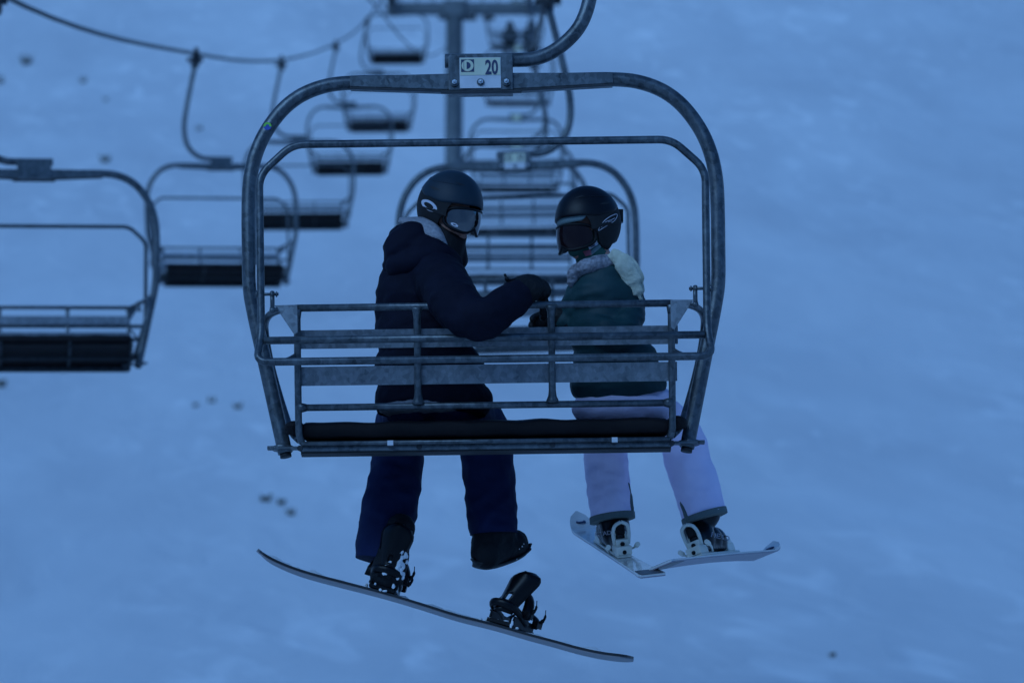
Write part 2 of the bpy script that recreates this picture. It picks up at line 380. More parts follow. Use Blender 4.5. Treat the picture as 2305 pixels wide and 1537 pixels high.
def make_chair():
    root = empty('lift_chair')
    # bail
    bm = bmesh.new()
    half = [(0, 183), (200, 183), (290, 183), (350, 189), (405, 209), (450, 243), (489, 295), (513, 350), (525, 410), (528, 480), (528, 560), (527, 640), (518, 700), (497, 800), (475, 905), (452, 1014)]
    pts = [L(-h, p, 0) for h, p in half[::-1]] + [L(h, p, 0) for h, p in half[1:]]
    tube(bm, cr(pts, 5), PX(16.5), 20)
    bail = obj('bail', bm, GALV, root)
    for s in (-1, 1):
        bm = bmesh.new(); e0 = L(s * 452, 1014, 0); e1 = L(s * 450.5, 1023, 0)
        tube(bm, [e0, e1], PX(13), 18); obj('plug', bm, RUBBER, bail)
    # reinforcing gussets
    for s in (-1, 1):
        bm = bmesh.new()
        prism(bm, [L(s * 70, 165, -.034), L(s * 296, 168, -.034), L(s * 296, 191, -.034), L(s * 70, 201, -.034)], (0, .068, 0))
        g = obj('gusset', bm, GALV, root, bevel=.002)
        bm = bmesh.new()
        prism(bm, [L(s * 70, 202, -.036), L(s * 296, 192, -.036), L(s * 297, 194, -.036), L(s * 70, 204, -.036)], (0, .022, 0))
        obj('channel_lip', bm, DARKM, g)
    # clamp box
    bm = bmesh.new()
    a, b = L(-74, 121, 0), L(71, 206, 0)
    prism(bm, [L(-74, 127, -.048), L(-68, 121, -.048), L(71, 121, -.048), L(71, 203, -.048), L(-74, 203, -.048)], (0, .096, 0))
    cb = obj('clamp_box', bm, GALV, root, bevel=.003)
    bm = bmesh.new(); prism(bm, [L(-92, 203.5, -.05), L(90, 203.5, -.05), L(90, 206, -.05), L(-92, 206, -.05)], (0, .03, 0))
    obj('base_strip', bm, DARKM, cb)
    for h in (-61, -2, 56):
        bm = bmesh.new(); p = L(h, 185, -.058)
        tube(bm, [(p.x, -.046 if h != -2 else -.053, p.z), (p.x, -.058, p.z)], .0165, 16); wsh = obj('washer', bm, GALV, cb); bm = bmesh.new()
        tube(bm, [(p.x, -.0585, p.z), (p.x, -.068, p.z)], .0105, 6)
        ball(bm, (p.x, -.070, p.z), (.0065, .008, .0065))
        obj('bolt', bm, BOLT, root)
    # hanger arm
    bm = bmesh.new()
    hp = [(-82, 137), (60, 137), (125, 133), (175, 110), (220, 66), (244, 8), (251, -60), (243, -150), (205, -330), (160, -520)]
    tube(bm, cr([L(h, p, .0) for h, p in hp], 6), PX(16.5), 18)
    han = obj('hanger_arm', bm, GALV, root)
    top = L(160, -520, 0)
    bm = bmesh.new()
    tube(bm, [top + Vector((0, -.16, 0)), top + Vector((0, .16, 0))], .06, 14)
    box(bm, top + Vector((0, 0, .05)), (.09, .22, .12)); box(bm, top + Vector((0, 0, .13)), (.05, .30, .05))
    tube(bm, [top + Vector((-.10, .02, .02)), top + Vector((.12, .02, .02))], .028, 10)
    obj('rope_grip', bm, DARKM, root, bevel=.004)
    # restraint bar loop (raised)
    bm = bmesh.new(); yr = -.31
    half = [(0, 320), (427, 320), (502, 388), (502, 752), (514, 808)]
    loop = [(-h, p) for h, p in half[::-1]] + half[1:]
    ydep = lambda p: yr if p < 760 else yr - .06
    pts = [L(h, p, ydep(p)) for h, p in loop]
    tube(bm, fillet(pts, .055, 6, closed=True), PX(8.8), 14, closed=True)
    rb = obj('restraint_bar', bm, GALV, root)
    bm = bmesh.new(); tube(bm, [L(-496, 760, -.325), L(496, 760, -.325)], PX(8.6), 14); obj('lower_bar', bm, GALV, rb)
    for s in (-1, 1):
        bm = bmesh.new()
        tube(bm, [L(s * 516, 656, yr), L(s * 462, 656, yr)], .0065, 10)
        tube(bm, [L(s * 514, 656, yr), L(s * 508, 656, yr)], .013, 10)
        tube(bm, [L(s * 479, 656, yr), L(s * 474, 656, yr)], .015, 6); tube(bm, [L(s * 468, 656, yr), L(s * 465, 656, yr)], .012, 6)
        obj('pivot_bolt', bm, BOLT if False else GALV, root)
        bm = bmesh.new(); tube(bm, [L(s * 476, 650, yr), L(s * 476, 692, yr)], .0095, 10); ball(bm, L(s * 476, 692, yr), .013)
        tube(bm, [L(s * 482, 690, yr), L(s * 464, 690, yr)], .008, 8)
        obj('pivot_link', bm, GALV, root)
        bm = bmesh.new()
        prism(bm, [L(s * 471, 681, -.30), L(s * 420, 680, -.30), L(s * 420, 742, -.30), L(s * 427, 748, -.30)], (0, .010, 0))
        obj('bracket', bm, SHEET, root, bevel=.001)
        # side frame / armrest
        bm = bmesh.new()
        pp = [L(s * 425, 690, -.28), L(s * 455, 691, -.22), L(s * 480, 700, -.12), L(s * 492, 716, .0), L(s * 494, 740, .08), L(s * 485, 800, .16), L(s * 468, 870, .18), L(s * 447, 940, .12), L(s * 436, 968, .03), L(s * 421, 984, -.08)]
        tube(bm, cr(pp, 5), PX(8.2), 12)
        obj('side_frame', bm, GALV, root)
        bm = bmesh.new()
        tube(bm, cr([L(s * 421, 790, -.22), L(s * 440, 801, -.26), L(s * 462, 806, -.33), L(s * 490, 807, -.37)], 5), .008, 8)
        obj('stay', bm, GALV, root)
        # foot clamp that ties bail and seat
        bm = bmesh.new(); z = L(0, 1003, 0).z
        c = L(s * 457, 1003, 0)
        tube(bm, [c + Vector((0, 0, -.008)), c + Vector((0, 0, .008))], .045, 18)
        box(bm, L(s * 430, 1003, -.03), (.17, .03, .012)); box(bm, L(s * 484, 1002, 0), (.03, .03, .014))
        tube(bm, [L(s * 400, 1003, -.06) + Vector((0, 0, .02)), L(s * 400, 1003, -.06) + Vector((0, 0, -.035))], .010, 8)
        obj('foot_clamp', bm, GALV, root, bevel=.002)
    # backrest frame
    bm = bmesh.new()
    tube(bm, [L(-424, 688, -.28), L(424, 688, -.28)], PX(8.3), 12)
    tube(bm, [L(-421, 912, yb(912)), L(421, 912, yb(912))], PX(7.8), 12)
    for s in (-1, 1):
        tube(bm, cr([L(s * 421, 690, -.28), L(s * 421, 800, yb(800)), L(s * 421, 900, yb(900)), L(s * 420, 970, -.15), L(s * 414, 990, -.13)], 4), PX(7.8), 12)
        for py in (912,):      # weld flares
            tube(bm, [L(s * 421, py, yb(py)), L(s * 402, py, yb(py))], [PX(13), PX(8.2)], 12)
        tube(bm, [L(s * 421, 690, -.28), L(s * 421, 712, yb(712))], [PX(11), PX(8)], 12)
    bf = obj('backrest_frame', bm, GALV, root)
    for s in (-1, 1):
        bm = bmesh.new(); ps = [690, 697, 706, 720, 800, 880, 893, 901, 907]; rs = [15, 11, 8.8, 8, 7.6, 8, 9.5, 13, 15]
        tube(bm, [L(s * 151, p, yb(p) + .0) for p in ps], [PX(r) for r in rs], 12)
        obj('backrest_post', bm, GALV, root)
    for p0, p1 in ((738, 780), (820, 863)):
        bm = bmesh.new(); pr = []
        for p in (p0, (p0 + p1) / 2, p1): pr.append(p)
        prof = [L(-421, p, yb(p) + .024) for p in pr]; nx = 24
        off = prof[2] - prof[0]; nrm = Vector((0, off.z, -off.y)).normalized() * .004
        prism(bm, [prof[0], prof[2], prof[2] + nrm, prof[0] + nrm], (L(421, p0, 0).x * 2, 0, 0))
        obj('back_slat', bm, SHEET, root)
    # seat cushion: profile swept along x, with slight sag and wrinkle
    bm = bmesh.new()
    tb = L(0, 944, -.13); bb = L(0, 986, -.13); tilt = R(10.5)
    fw = Vector((0, math.cos(tilt), math.sin(tilt))); up = Vector((0, -math.sin(tilt), math.cos(tilt)))
    th = (tb.z - bb.z); dp = .49; prof = []
    base = Vector((0, -.13, (tb.z + bb.z) / 2))
    for k in range(36):
        a = 2 * math.pi * k / 36; c, s_ = math.cos(a), math.sin(a)
        ee = .35
        px_ = math.copysign(abs(c) ** ee, c); pz_ = math.copysign(abs(s_) ** ee, s_)
        prof.append((dp / 2 + px_ * dp / 2, pz_ * th / 2))
    nx = 60; hw = L(419, 950, -.1).x; rings = []
    for i in range(nx + 1):
        x = -hw + 2 * hw * i / nx; e = min(1.0, (1 - abs(x) / hw) * 12 + .55); ring = []
        for (a, b_) in prof:
            wv = .005 * noise.noise(Vector((x * 9, a * 9, b_ * 12))) + .0015 * math.sin(x * 31 + a * 9) * (1 if b_ > 0 else 0)
            ring.append(bm.verts.new(base + Vector((x, 0, 0)) + fw * ((a - dp / 2) * (.96 + .04 * e) + dp / 2) + up * (b_ * e + wv)))
        rings.append(ring)
    for i in range(nx):
        for k in range(36):
            f = bm.faces.new((rings[i][k], rings[i][(k + 1) % 36], rings[i + 1][(k + 1) % 36], rings[i + 1][k])); f.smooth = True
    bm.faces.new(rings[0]); bm.faces.new(rings[-1])
    obj('seat_cushion', bm, VINYL, root)
    for s in (-1, 1):
        bm = bmesh.new()
        ball(bm, L(s * 430, 958, -.08), (.045, .07, .028)); obj('cushion_end', bm, VINYL, root)
    # seat frame under the cushion
    bm = bmesh.new(); pan = base - up * (th / 2 + .012)
    box(bm, pan + fw * (dp / 2 + .0), (hw * 1.99, dp * .98, .012), Matrix.Rotation(tilt, 3, 'X'))
    sp = obj('seat_pan', bm, VINYL, root, bevel=.003)
    bm = bmesh.new(); box(bm, L(0, 1006, -.10), (L(412, 1006, 0).x * 2, .05, .028)); obj('seat_channel', bm, GALV, root, bevel=.003)
    bm = bmesh.new(); box(bm, L(0, 1016, -.085), (L(413, 1006, 0).x * 2, .06, .014)); obj('channel_edge', bm, RUBBER, root)
    bm = bmesh.new()
    tube(bm, [L(-415, 993, -.14), L(415, 993, -.14)], .0095, 10); obj('seat_rail', bm, GALV, root); bm = bmesh.new()
    q = L(0, 993, -.14)
    for h in (-421, -151, 151, 421):
        x = L(h * .985, 990, 0).x
        a = Vector((x, -.13, pan.z - .02)); 
        tube(bm, fillet([a, a + fw * .10, a + fw * .49, a + fw * .52 + up * .03], .03), .012, 10)
    b1 = Vector((0, -.13, pan.z - .034)) + fw * .28
    tube(bm, [b1 + Vector((-hw, 0, 0)), b1 + Vector((hw, 0, 0))], .012, 10)
    obj('seat_frame', bm, DARKM, root)
    for h in (-215, 290):
        bm = bmesh.new(); box(bm, L(h, 994, -.15), (.024, .012, .020)); obj('cushion_clip', bm, PLATEW, root)
    return root
chair0 = make_chair()
def copy_tree(o, parent=None):
    c = o.copy(); COL.objects.link(c)
    if parent:
        c.parent = parent; c.matrix_parent_inverse = o.matrix_parent_inverse.copy()
    for ch in list(o.children): copy_tree(ch, c)
    return c
def place_chair(root, px, py, depth, down=False, roll=0.0, yaw=0.0, swing=0.0):
    root.location = W(px, py, depth * CP)
    root.rotation_mode = 'QUATERNION'
    m = Matrix.Rotation(-R(roll), 3, 'Y') @ Matrix.Rotation((math.pi if down else 0) + R(yaw), 3, 'Z') @ Matrix.Rotation(R(swing), 3, 'X')
    root.rotation_quaternion = m.to_quaternion()
# copies are taken before plate and sticker are added to the first one
UP = [  # px, py(top of bail), depth, roll, yaw, number, label
    (1160, 370, 27.8, 1.6, -1, '19', 'empty galvanised chair with a cream number plate, directly ahead of the two seated riders'),
    (1146, 366, 42.4, .3, 1, '18', 'empty chair third up the line, its slats seen between the two riders\' heads and hands'),
    (1164, 327, 57, .5, -1, None, 'empty chair fourth up the line, seat edge level with the black helmet top'),
    (1163, 268, 69.5, 0, 1, None, 'empty chair with a tiny yellowish plate, just above the restraint bar of the nearest chair'),
    (1166, 112, 90, 0, 0, None, 'empty far chair half hidden right behind the plate numbered 20'),
    (1160, 8, 113, 0, 0, None, 'farthest uphill chair carrying two tiny dark riders under the tower arm')]
DOWN = [
    (76, 388, 27, 2.2, 9, 'large empty downhill chair cut off by the left edge of the frame'),
    (497, 372, 44, 2.4, 10, 'empty downhill chair hanging between the cut off left chair and the nearest chair'),
    (673, 318, 60, 1.2, 3, 'empty downhill chair whose right half shows inside the nearest chair frame'),
    (787, 240, 77, 1.0, 2, 'empty downhill chair fourth up the descending line, left of the tower post'),
    (852, 166, 90, 1.0, 2, 'empty downhill chair behind the top tube of the nearest chair'),
    (893, 32, 104, 1.0, 2, 'smallest empty downhill chair right beside the tower arm at the top')]
grips = {'up': [], 'down': []}
GL = L(160, -520, 0) + Vector((0, 0, .11))
chairs = []
place_chair(chair0, 1084, 180, D0, roll=.8)
tag(chair0, 'nearest galvanised steel chair with plate numbered 20, two riders seated in it', 'lift chair', 'chairs hanging on the lift rope')
for px, py, d, rl, yw, num, lab in UP:
    c = copy_tree(chair0); place_chair(c, px, py, d, roll=rl, yaw=yw)
    tag(c, lab, 'lift chair', 'chairs hanging on the lift rope'); chairs.append((c, num))
for px, py, d, rl, yw, lab in DOWN:
    c = copy_tree(chair0); place_chair(c, px, py, d, True, rl, yw, -1.8)
    tag(c, lab, 'lift chair', 'chairs hanging on the lift rope'); grips['down'].append(c)
make_plate(chair0, '20')
for c, num in chairs:
    if num: make_plate(c, num)
    else:
        bm = bmesh.new(); a, b = L(-49, 130, -.052), L(44, 199, -.052)
        box(bm, ((a.x + b.x) / 2, -.052, (a.z + b.z) / 2), (b.x - a.x, .003, a.z - b.z)); obj('number_plate', bm, CREAM, c)
# round sticker on the left shoulder of the nearest bail
bm = bmesh.new(); c = L(-482, 283, 0)
def on_tube(cx, cz, r0, r1, a0, a1, y, bm):
    n = 16; ring = []
    for k in range(n + 1):
        a = a0 + (a1 - a0) * k / n
        ring.append((bm.verts.new((cx + math.cos(a) * r0, y, cz + math.sin(a) * r0)), bm.verts.new((cx + math.cos(a) * r1, y, cz + math.sin(a) * r1))))
    for k in range(n): bm.faces.new((ring[k][0], ring[k + 1][0], ring[k + 1][1], ring[k][1]))
on_tube(c.x, c.z, .001, .017, 0, 6.28, -.0315, bm); st = obj('round_sticker', bm, SBLUE, chair0)
bm = bmesh.new(); on_tube(c.x, c.z, .008, .017, R(-10), R(190), -.0325, bm); obj('sticker_crescent', bm, SGREEN, st)
bm = bmesh.new(); box(bm, L(-511, 620, .0), (.010, .03, .11)); obj('worn_label', bm, PLATEW, chair0)

# ------------------------------------------------------------------ ropes
bpy.context.view_layer.update()
def grip_world(c): return c.matrix_world @ GL
ups = [chair0] + [c for c, n in chairs]
upg = [grip_world(c) for c in ups]; dng = [grip_world(c) for c in grips['down']]
TD = 97 * CP
twr_l = W(884, -42, TD); twr_r = W(1190, -42, TD)
def rope_line(pts, name, lab):
    bm = bmesh.new(); tube(bm, cr(pts, 10), .024, 8); o = obj(name, bm, ROPE); tag(o, lab, 'cable')
    return o
pu = upg[:-1] + [twr_r + Vector((0, 0, .12))] + [upg[-1]]
pu = [upg[0] * 2 - upg[1] + Vector((0, -1, 2))] + pu + [upg[-1] + Vector((0, 30, 13.5))]
rope_line(pu, 'haul_rope', 'dark steel haul rope of the uphill line, above the nearest chairs at top centre')
pd = [dng[0] * 2 - dng[1] + Vector((0, 0, 2.0))] + dng[:5] + [twr_l + Vector((0, 0, .1))] + [W(893, -190, 115 * CP)]
pd = [dng[0] * 2 - dng[1] + Vector((0, 0, 1.2))] + dng[:5] + [twr_l + Vector((0, 0, .1)), twr_l + Vector((0, 30, 13.5))]
rope_line(pd, 'haul_rope', 'dark sagging haul rope sweeping across the upper left with the empty chairs')
bm = bmesh.new()
tube(bm, cr([W(640, -190, 50 * CP), W(832, 0, 62 * CP), W(905, 88, 72 * CP), W(950, 122, 80 * CP), W(985, 120, 86 * CP), W(1020, 88, 91 * CP), W(1052, 8, 96 * CP), W(1058, -20, 96.4 * CP)], 8), .02, 8)
tag(obj('communication_cable', bm, ROPE), 'thin pale cable drooping to the left of the tower post', 'cable')

# ------------------------------------------------------------------ tower
tc = W(1023, 22, TD); g = on_snow(1023, 760)
base_z = ground(tc.x, tc.y)
tw = empty('lift_tower', (tc.x, tc.y, base_z)); tag(tw, 'blue grey steel lift tower with a crossarm, rising behind the nearest chair', 'lift tower')
def tp(name, bm, m, par=None, bevel=0, **k):
    o = obj(name, bm, m, bevel=bevel, **k)
    if par is None: reparent_world(o, tw)
    else:
        o.parent = par
    return o
bm = bmesh.new(); tube(bm, [(tc.x, tc.y, base_z - .5), (tc.x, tc.y, base_z + 4), (tc.x, tc.y, tc.z)], [.29, .27, .25], 24)
post = tp('post', bm, TOWER)
bm = bmesh.new(); tube(bm, [(tc.x, tc.y, base_z - .3), (tc.x, tc.y, base_z + .35)], .6, 20); tp('concrete_footing', bm, SHEET)
al, ar = W(872, 22, TD), W(1225, 22, TD)
bm = bmesh.new(); box(bm, ((al.x + ar.x) / 2, TD, tc.z + .02), (ar.x - al.x, .34, .30)); box(bm, (tc.x, TD, tc.z - .22), (.95, .3, .14)); box(bm, (tc.x, TD, tc.z - .02), (.62, .5, .5))
arm = tp('crossarm', bm, TOWER, bevel=.02)
bm = bmesh.new()
for k in range(9):
    x = al.x + .4 + k * (ar.x - al.x - .8) / 8
    tube(bm, [(x, TD - .2, tc.z + .16), (x, TD - .2, tc.z + 1.15)], .02, 6)
tube(bm, [(al.x + .3, TD - .2, tc.z + 1.15), (ar.x - .3, TD - .2, tc.z + 1.15)], .02, 6); tube(bm, [(al.x + .3, TD - .2, tc.z + .65), (ar.x - .3, TD - .2, tc.z + .65)], .02, 6)
tp('arm_railing', bm, DARKM)
def sheave_train(cx, name='sheave_train'):
    bm = bmesh.new()
    c = Vector((cx.x, TD, tc.z + .30)); dr = Vector((0, math.cos(R(19)), math.sin(R(19))))
    tube(bm, [c - dr * 2.1, c + dr * 2.1], .06, 8)
    box(bm, c - dr * 1.1 + Vector((0, 0, -.10)), (.10, 1.5, .2), Matrix.Rotation(R(19), 3, 'X')); box(bm, c + dr * 1.1 + Vector((0, 0, -.10)), (.10, 1.5, .2), Matrix.Rotation(R(19), 3, 'X'))
    box(bm, c + Vector((0, 0, -.2)), (.16, .3, .5))
    box(bm, c - dr * 2.15 + Vector((0, 0, -.05)), (.16, .16, .42))
    st = tp(name, bm, DARKM, bevel=.01)
    for k in range(8):
        bm = bmesh.new(); p = c + dr * (-1.9 + k * .54) + Vector((0, 0, .14))
        tube(bm, [p + Vector((-.045, 0, 0)), p + Vector((.045, 0, 0))], .18, 18)
        w_ = obj('sheave_wheel', bm, RUBBER); w_.parent = st
    return st
sheave_train(W(884, 22, TD)); sheave_train(W(1190, 22, TD))
for px in (1060, 1100): 
    bm = bmesh.new(); p = W(px, 42, TD); box(bm, p, (.35, .12, .12)); tp('arm_bracket', bm, DARKM, bevel=.01)
bm = bmesh.new(); p = W(1228, 12, TD); box(bm, p, (.35, .25, .16)); tube(bm, [p, p + Vector((.45, -.1, .02))], .05, 8); tp('rope_catcher', bm, DARKM, bevel=.01)

# ------------------------------------------------------------------ people helpers
def frame_m(c, yaw, pitch, roll=0.0):
    """head frame: x = where the face points, y = the person's left, z = crown. yaw is measured from +Y towards +X"""
    f = Vector((math.sin(yaw) * math.cos(pitch), math.cos(yaw) * math.cos(pitch), math.sin(pitch)))
    l = Vector((0, 0, 1)).cross(f).normalized(); u = f.cross(l)
    q = Matrix.Rotation(roll, 3, f)
    l, u = q @ l, q @ u
    m = Matrix(((f.x, l.x, u.x, c.x), (f.y, l.y, u.y, c.y), (f.z, l.z, u.z, c.z), (0, 0, 0, 1)))
    return m
def xf(bm, m): bmesh.ops.transform(bm, matrix=m, verts=bm.verts)
def hand(bm, wr, d, s, n, r=.013, curl=(25, 35, 30), lens=(.040, .028, .022), spread=.02, thumb=True, sc=1.0):
    """palm, four unequal bent fingers and a thumb; d = along the hand, s = towards the thumb, n = palm side"""
    d, n = d.normalized(), n.normalized(); s = s.normalized()
    mt = Matrix((d, s, n)).transposed()
    ball(bm, wr + d * .045 * sc, (.055 * sc, .045 * sc, .020 * sc + .004), mt)
    limb(bm, [wr - d * .02, wr + d * .03 * sc], [r * 2.1, r * 2.3], 12)
    for i in range(4):
        ln = (0.95, 1.08, 1.0, .78)[i]
        base = wr + d * (.082 - .006 * abs(i - 1)) * sc + s * (.034 - .0225 * i) * sc
        dirv = (d + s * (.09 - .06 * i) * (spread / .02)).normalized(); pts = [base - d * .03, base]; ang = 0
        p = base.copy()
        for j in range(3):
            ang += R(curl[j] + (i - 1.5) * 3)
            dv = dirv * math.cos(ang) + n * math.sin(ang)
            p = p + dv * lens[j] * ln * sc; pts.append(p.copy())
        limb(bm, pts, [r, r, r * .97, r * .9, r * .78], 10)
    if thumb:
        b = wr + d * .025 * sc + s * .03 * sc
        limb(bm, [b, b + (s * .8 + d * .55 + n * .35).normalized() * .038 * sc, b + (s * .8 + d * .55 + n * .35).normalized() * .038 * sc + (s * .25 + d * .8 + n * .5).normalized() * .035 * sc], [r * 1.15, r * 1.1, r * .9], 10)
def folds(amp, sx, sy, sz, seed, zmin=None):
    def f(co):
        p = Vector((co.x * sx, co.y * sy, co.z * sz)) + Vector((seed, seed * 2, 0))
        a = noise.noise(p); b = noise.noise(p * 2.3 + Vector((3, 1, 7)))
        rdg = (1 - abs(a) * 2.2)
        return amp * (rdg * .7 + b * .6)
    return f
def head_body(bm, H):
    H = H @ Matrix.Translation((0, 0, -.016))
    """head with brow, nose, lips, chin, ears in the head frame, then moved to the world"""
    b = bmesh.new()
    ball(b, (-.012, 0, .03), (.098, .076, .105)); ball(b, (.02, 0, -.035), (.068, .060, .075)); ball(b, (.062, 0, -.085), (.028, .032, .026))
    ball(b, (.086, 0, .028), (.018, .055, .014))
    for s in (-1, 1):
        ball(b, (.085, s * .032, .002), (.013, .016, .011)); ball(b, (.062, s * .045, -.03), (.028, .022, .026)); ball(b, (-.005, s * .078, -.01), (.018, .009, .032))
    limb(b, [Vector((.09, 0, .015)), Vector((.105, 0, -.012)), Vector((.118, 0, -.033))], [.010, .011, .015], 10)
    for s in (-1, 1): ball(b, (.104, s * .012, -.038), (.012, .010, .009))
    ball(b, (.092, 0, -.062), (.011, .026, .007)); ball(b, (.090, 0, -.071), (.010, .022, .007))
    xf(b, H); me = bpy.data.meshes.new('x'); b.to_mesh(me); b.free(); bm.from_mesh(me); bpy.data.meshes.remove(me)
def shell_grid(H, cen, sa, lower, upper, naz=72, nz=22, az0=-180, az1=180, thick=.006, pw=2.0, k=1.0):
    """a slice of an ellipsoid between two height curves, as a shell with thickness"""
    bm = bmesh.new(); cols = []
    full = (az1 - az0) >= 359.9
    n = naz if full else naz + 1
    for i in range(n):
        az = R(az0 + (az1 - az0) * i / naz); lo, hi = lower(math.degrees(az)), upper(math.degrees(az)); col = []
        for j in range(nz + 1):
            z = lo + (hi - lo) * math.sin(j / nz * math.pi / 2)
            q = max(0.0, 1 - abs((z - cen[2]) / sa[2]) ** pw) ** (1 / pw)
            # below the widest part keep the wall steep
            if z < cen[2]: q = max(q, .90 - .3 * min(1, (cen[2] - z) / .2))
            rad = 1.0
            x = cen[0] + sa[0] * q * math.cos(az) * k; y = cen[1] + sa[1] * q * math.sin(az) * k
            col.append((x, y, z))
        cols.append([bm.verts.new(p) for p in col])
    for i in range(naz):
        a, b = cols[i], cols[(i + 1) % n]
        for j in range(nz):
            f = bm.faces.new((a[j], b[j], b[j + 1], a[j + 1])); f.smooth = True
    bmesh.ops.remove_doubles(bm, verts=bm.verts, dist=.0004)
    bmesh.ops.recalc_face_normals(bm, faces=bm.faces)
    ret = bmesh.ops.solidify(bm, geom=list(bm.faces), thickness=thick)
    xf(bm, H)
    return bm
def interp(tab):
    def f(az):
        a = abs(az)
        for (a0, v0), (a1, v1) in zip(tab, tab[1:]):
            if a <= a1:
                t = (a - a0) / (a1 - a0); t = t * t * (3 - 2 * t); return v0 + (v1 - v0) * t
        return tab[-1][1]
    return f
def patch(H, fn, outline, mat_, name, parent, off=.001, rings=3):
    """flat print that follows a curved surface: fn(u,v)->point, outline = list of (u,v)"""
    bm = bmesh.new()
    cu = sum(p[0] for p in outline) / len(outline); cv = sum(p[1] for p in outline) / len(outline)
    prev = None
    for k in range(rings, 0, -1):
        t = k / rings; ring = [bm.verts.new(fn(cu + (u - cu) * t, cv + (v - cv) * t)) for u, v in outline]
        if prev:
            for i in range(len(ring)): bm.faces.new((prev[i], prev[(i + 1) % len(ring)], ring[(i + 1) % len(ring)], ring[i]))
        prev = ring
    bm.faces.new(prev); xf(bm, H)
    return obj(name, bm, mat_, parent)
def ribbon(H, fn, line, wdt, mat_, name, parent, closed=False):
    bm = bmesh.new(); m = len(line); ra = []
    for i in range(m):
        a = line[i - 1] if (i > 0 or closed) else line[i]; b = line[(i + 1) % m] if (i < m - 1 or closed) else line[i]
        d = Vector((b[0] - a[0], b[1] - a[1])).normalized(); nn = Vector((-d.y, d.x)); wv = wdt[i] if isinstance(wdt, list) else wdt
        ra.append((bm.verts.new(fn(line[i][0] + nn.x * wv / 2, line[i][1] + nn.y * wv / 2)), bm.verts.new(fn(line[i][0] - nn.x * wv / 2, line[i][1] - nn.y * wv / 2))))
    for i in range(m if closed else m - 1):
        j = (i + 1) % m; bm.faces.new((ra[i][0], ra[j][0], ra[j][1], ra[i][1]))
    xf(bm, H); return obj(name, bm, mat_, parent)
def helmet(H, root, shell_m, side):
    """two tone helmet: outer shell, dark lower shell with ear pads, vents, rim"""
    cen = (-.010, 0, .035); sa = (.149, .128, .153)
    lo_shell = interp([(0, .050), (35, .046), (70, .040), (100, .055), (140, .090), (180, .098)])
    top = lambda az: .1879
    bm = shell_grid(H, cen, sa, lo_shell, top, thick=.008)
    h = obj('helmet', bm, shell_m, root)
    lo2 = interp([(0, .055), (48, .050), (66, -.02), (80, -.088), (100, -.098), (122, -.070), (150, -.056), (180, -.050)])
    hi2 = interp([(0, .062), (70, .052), (100, .068), (140, .102), (180, .11)])
    bm = shell_grid(H, cen, sa, lo2, hi2, thick=.010, k=.985, nz=14)
    obj('ear_pad_shell', bm, PAD, h)
    # vents: dark lens shaped openings that follow the shell
    def sfn(k):
        def fn(u, v):   # u azimuth deg, v height
            q = max(0.0, 1 - abs((v - cen[2]) / sa[2]) ** 2) ** .5
            if v < cen[2]: q = max(q, .90 - .3 * min(1, (cen[2] - v) / .2))
            return Vector((cen[0] + sa[0] * q * math.cos(R(u)) * k, cen[1] + sa[1] * q * math.sin(R(u)) * k, v))
        return fn
    f = sfn(1.010)
    for (u0, v0, u1, v1, wd) in ((side * 78, .088, side * 106, .098, .010), (side * 30, .125, side * 52, .132, .006), (-side * 20, .128, -side * 40, .118, .006), (side * 120, .130, side * 150, .136, .006)):
        n = 9; line = [(u0 + (u1 - u0) * t / n, v0 + (v1 - v0) * t / n) for t in range(n + 1)]
        # width in (deg, m) space: build with vertical offsets only
        bm = bmesh.new(); ra = []
        for t, (u, v) in enumerate(line):
            ww = wd * math.sin(math.pi * (t + .3) / (n + .6))
            ra.append((bm.verts.new(f(u, v + ww / 2)), bm.verts.new(f(u, v - ww / 2))))
        for t in range(n): bm.faces.new((ra[t][0], ra[t + 1][0], ra[t + 1][1], ra[t][1]))
        xf(bm, H); obj('vent', bm, RUBBER, h)
    # moulded seam line
    bm = bmesh.new(); pts = [sfn(1.0)(u, interp([(0, .110), (90, .112), (180, .138)])(u - 360 if u > 180 else u) + .012) for u in range(40, 321, 8)]
    tube(bm, [Vector(p) for p in pts], .0022, 6); xf(bm, H); obj('seam', bm, shell_m, h)
    return h, sfn
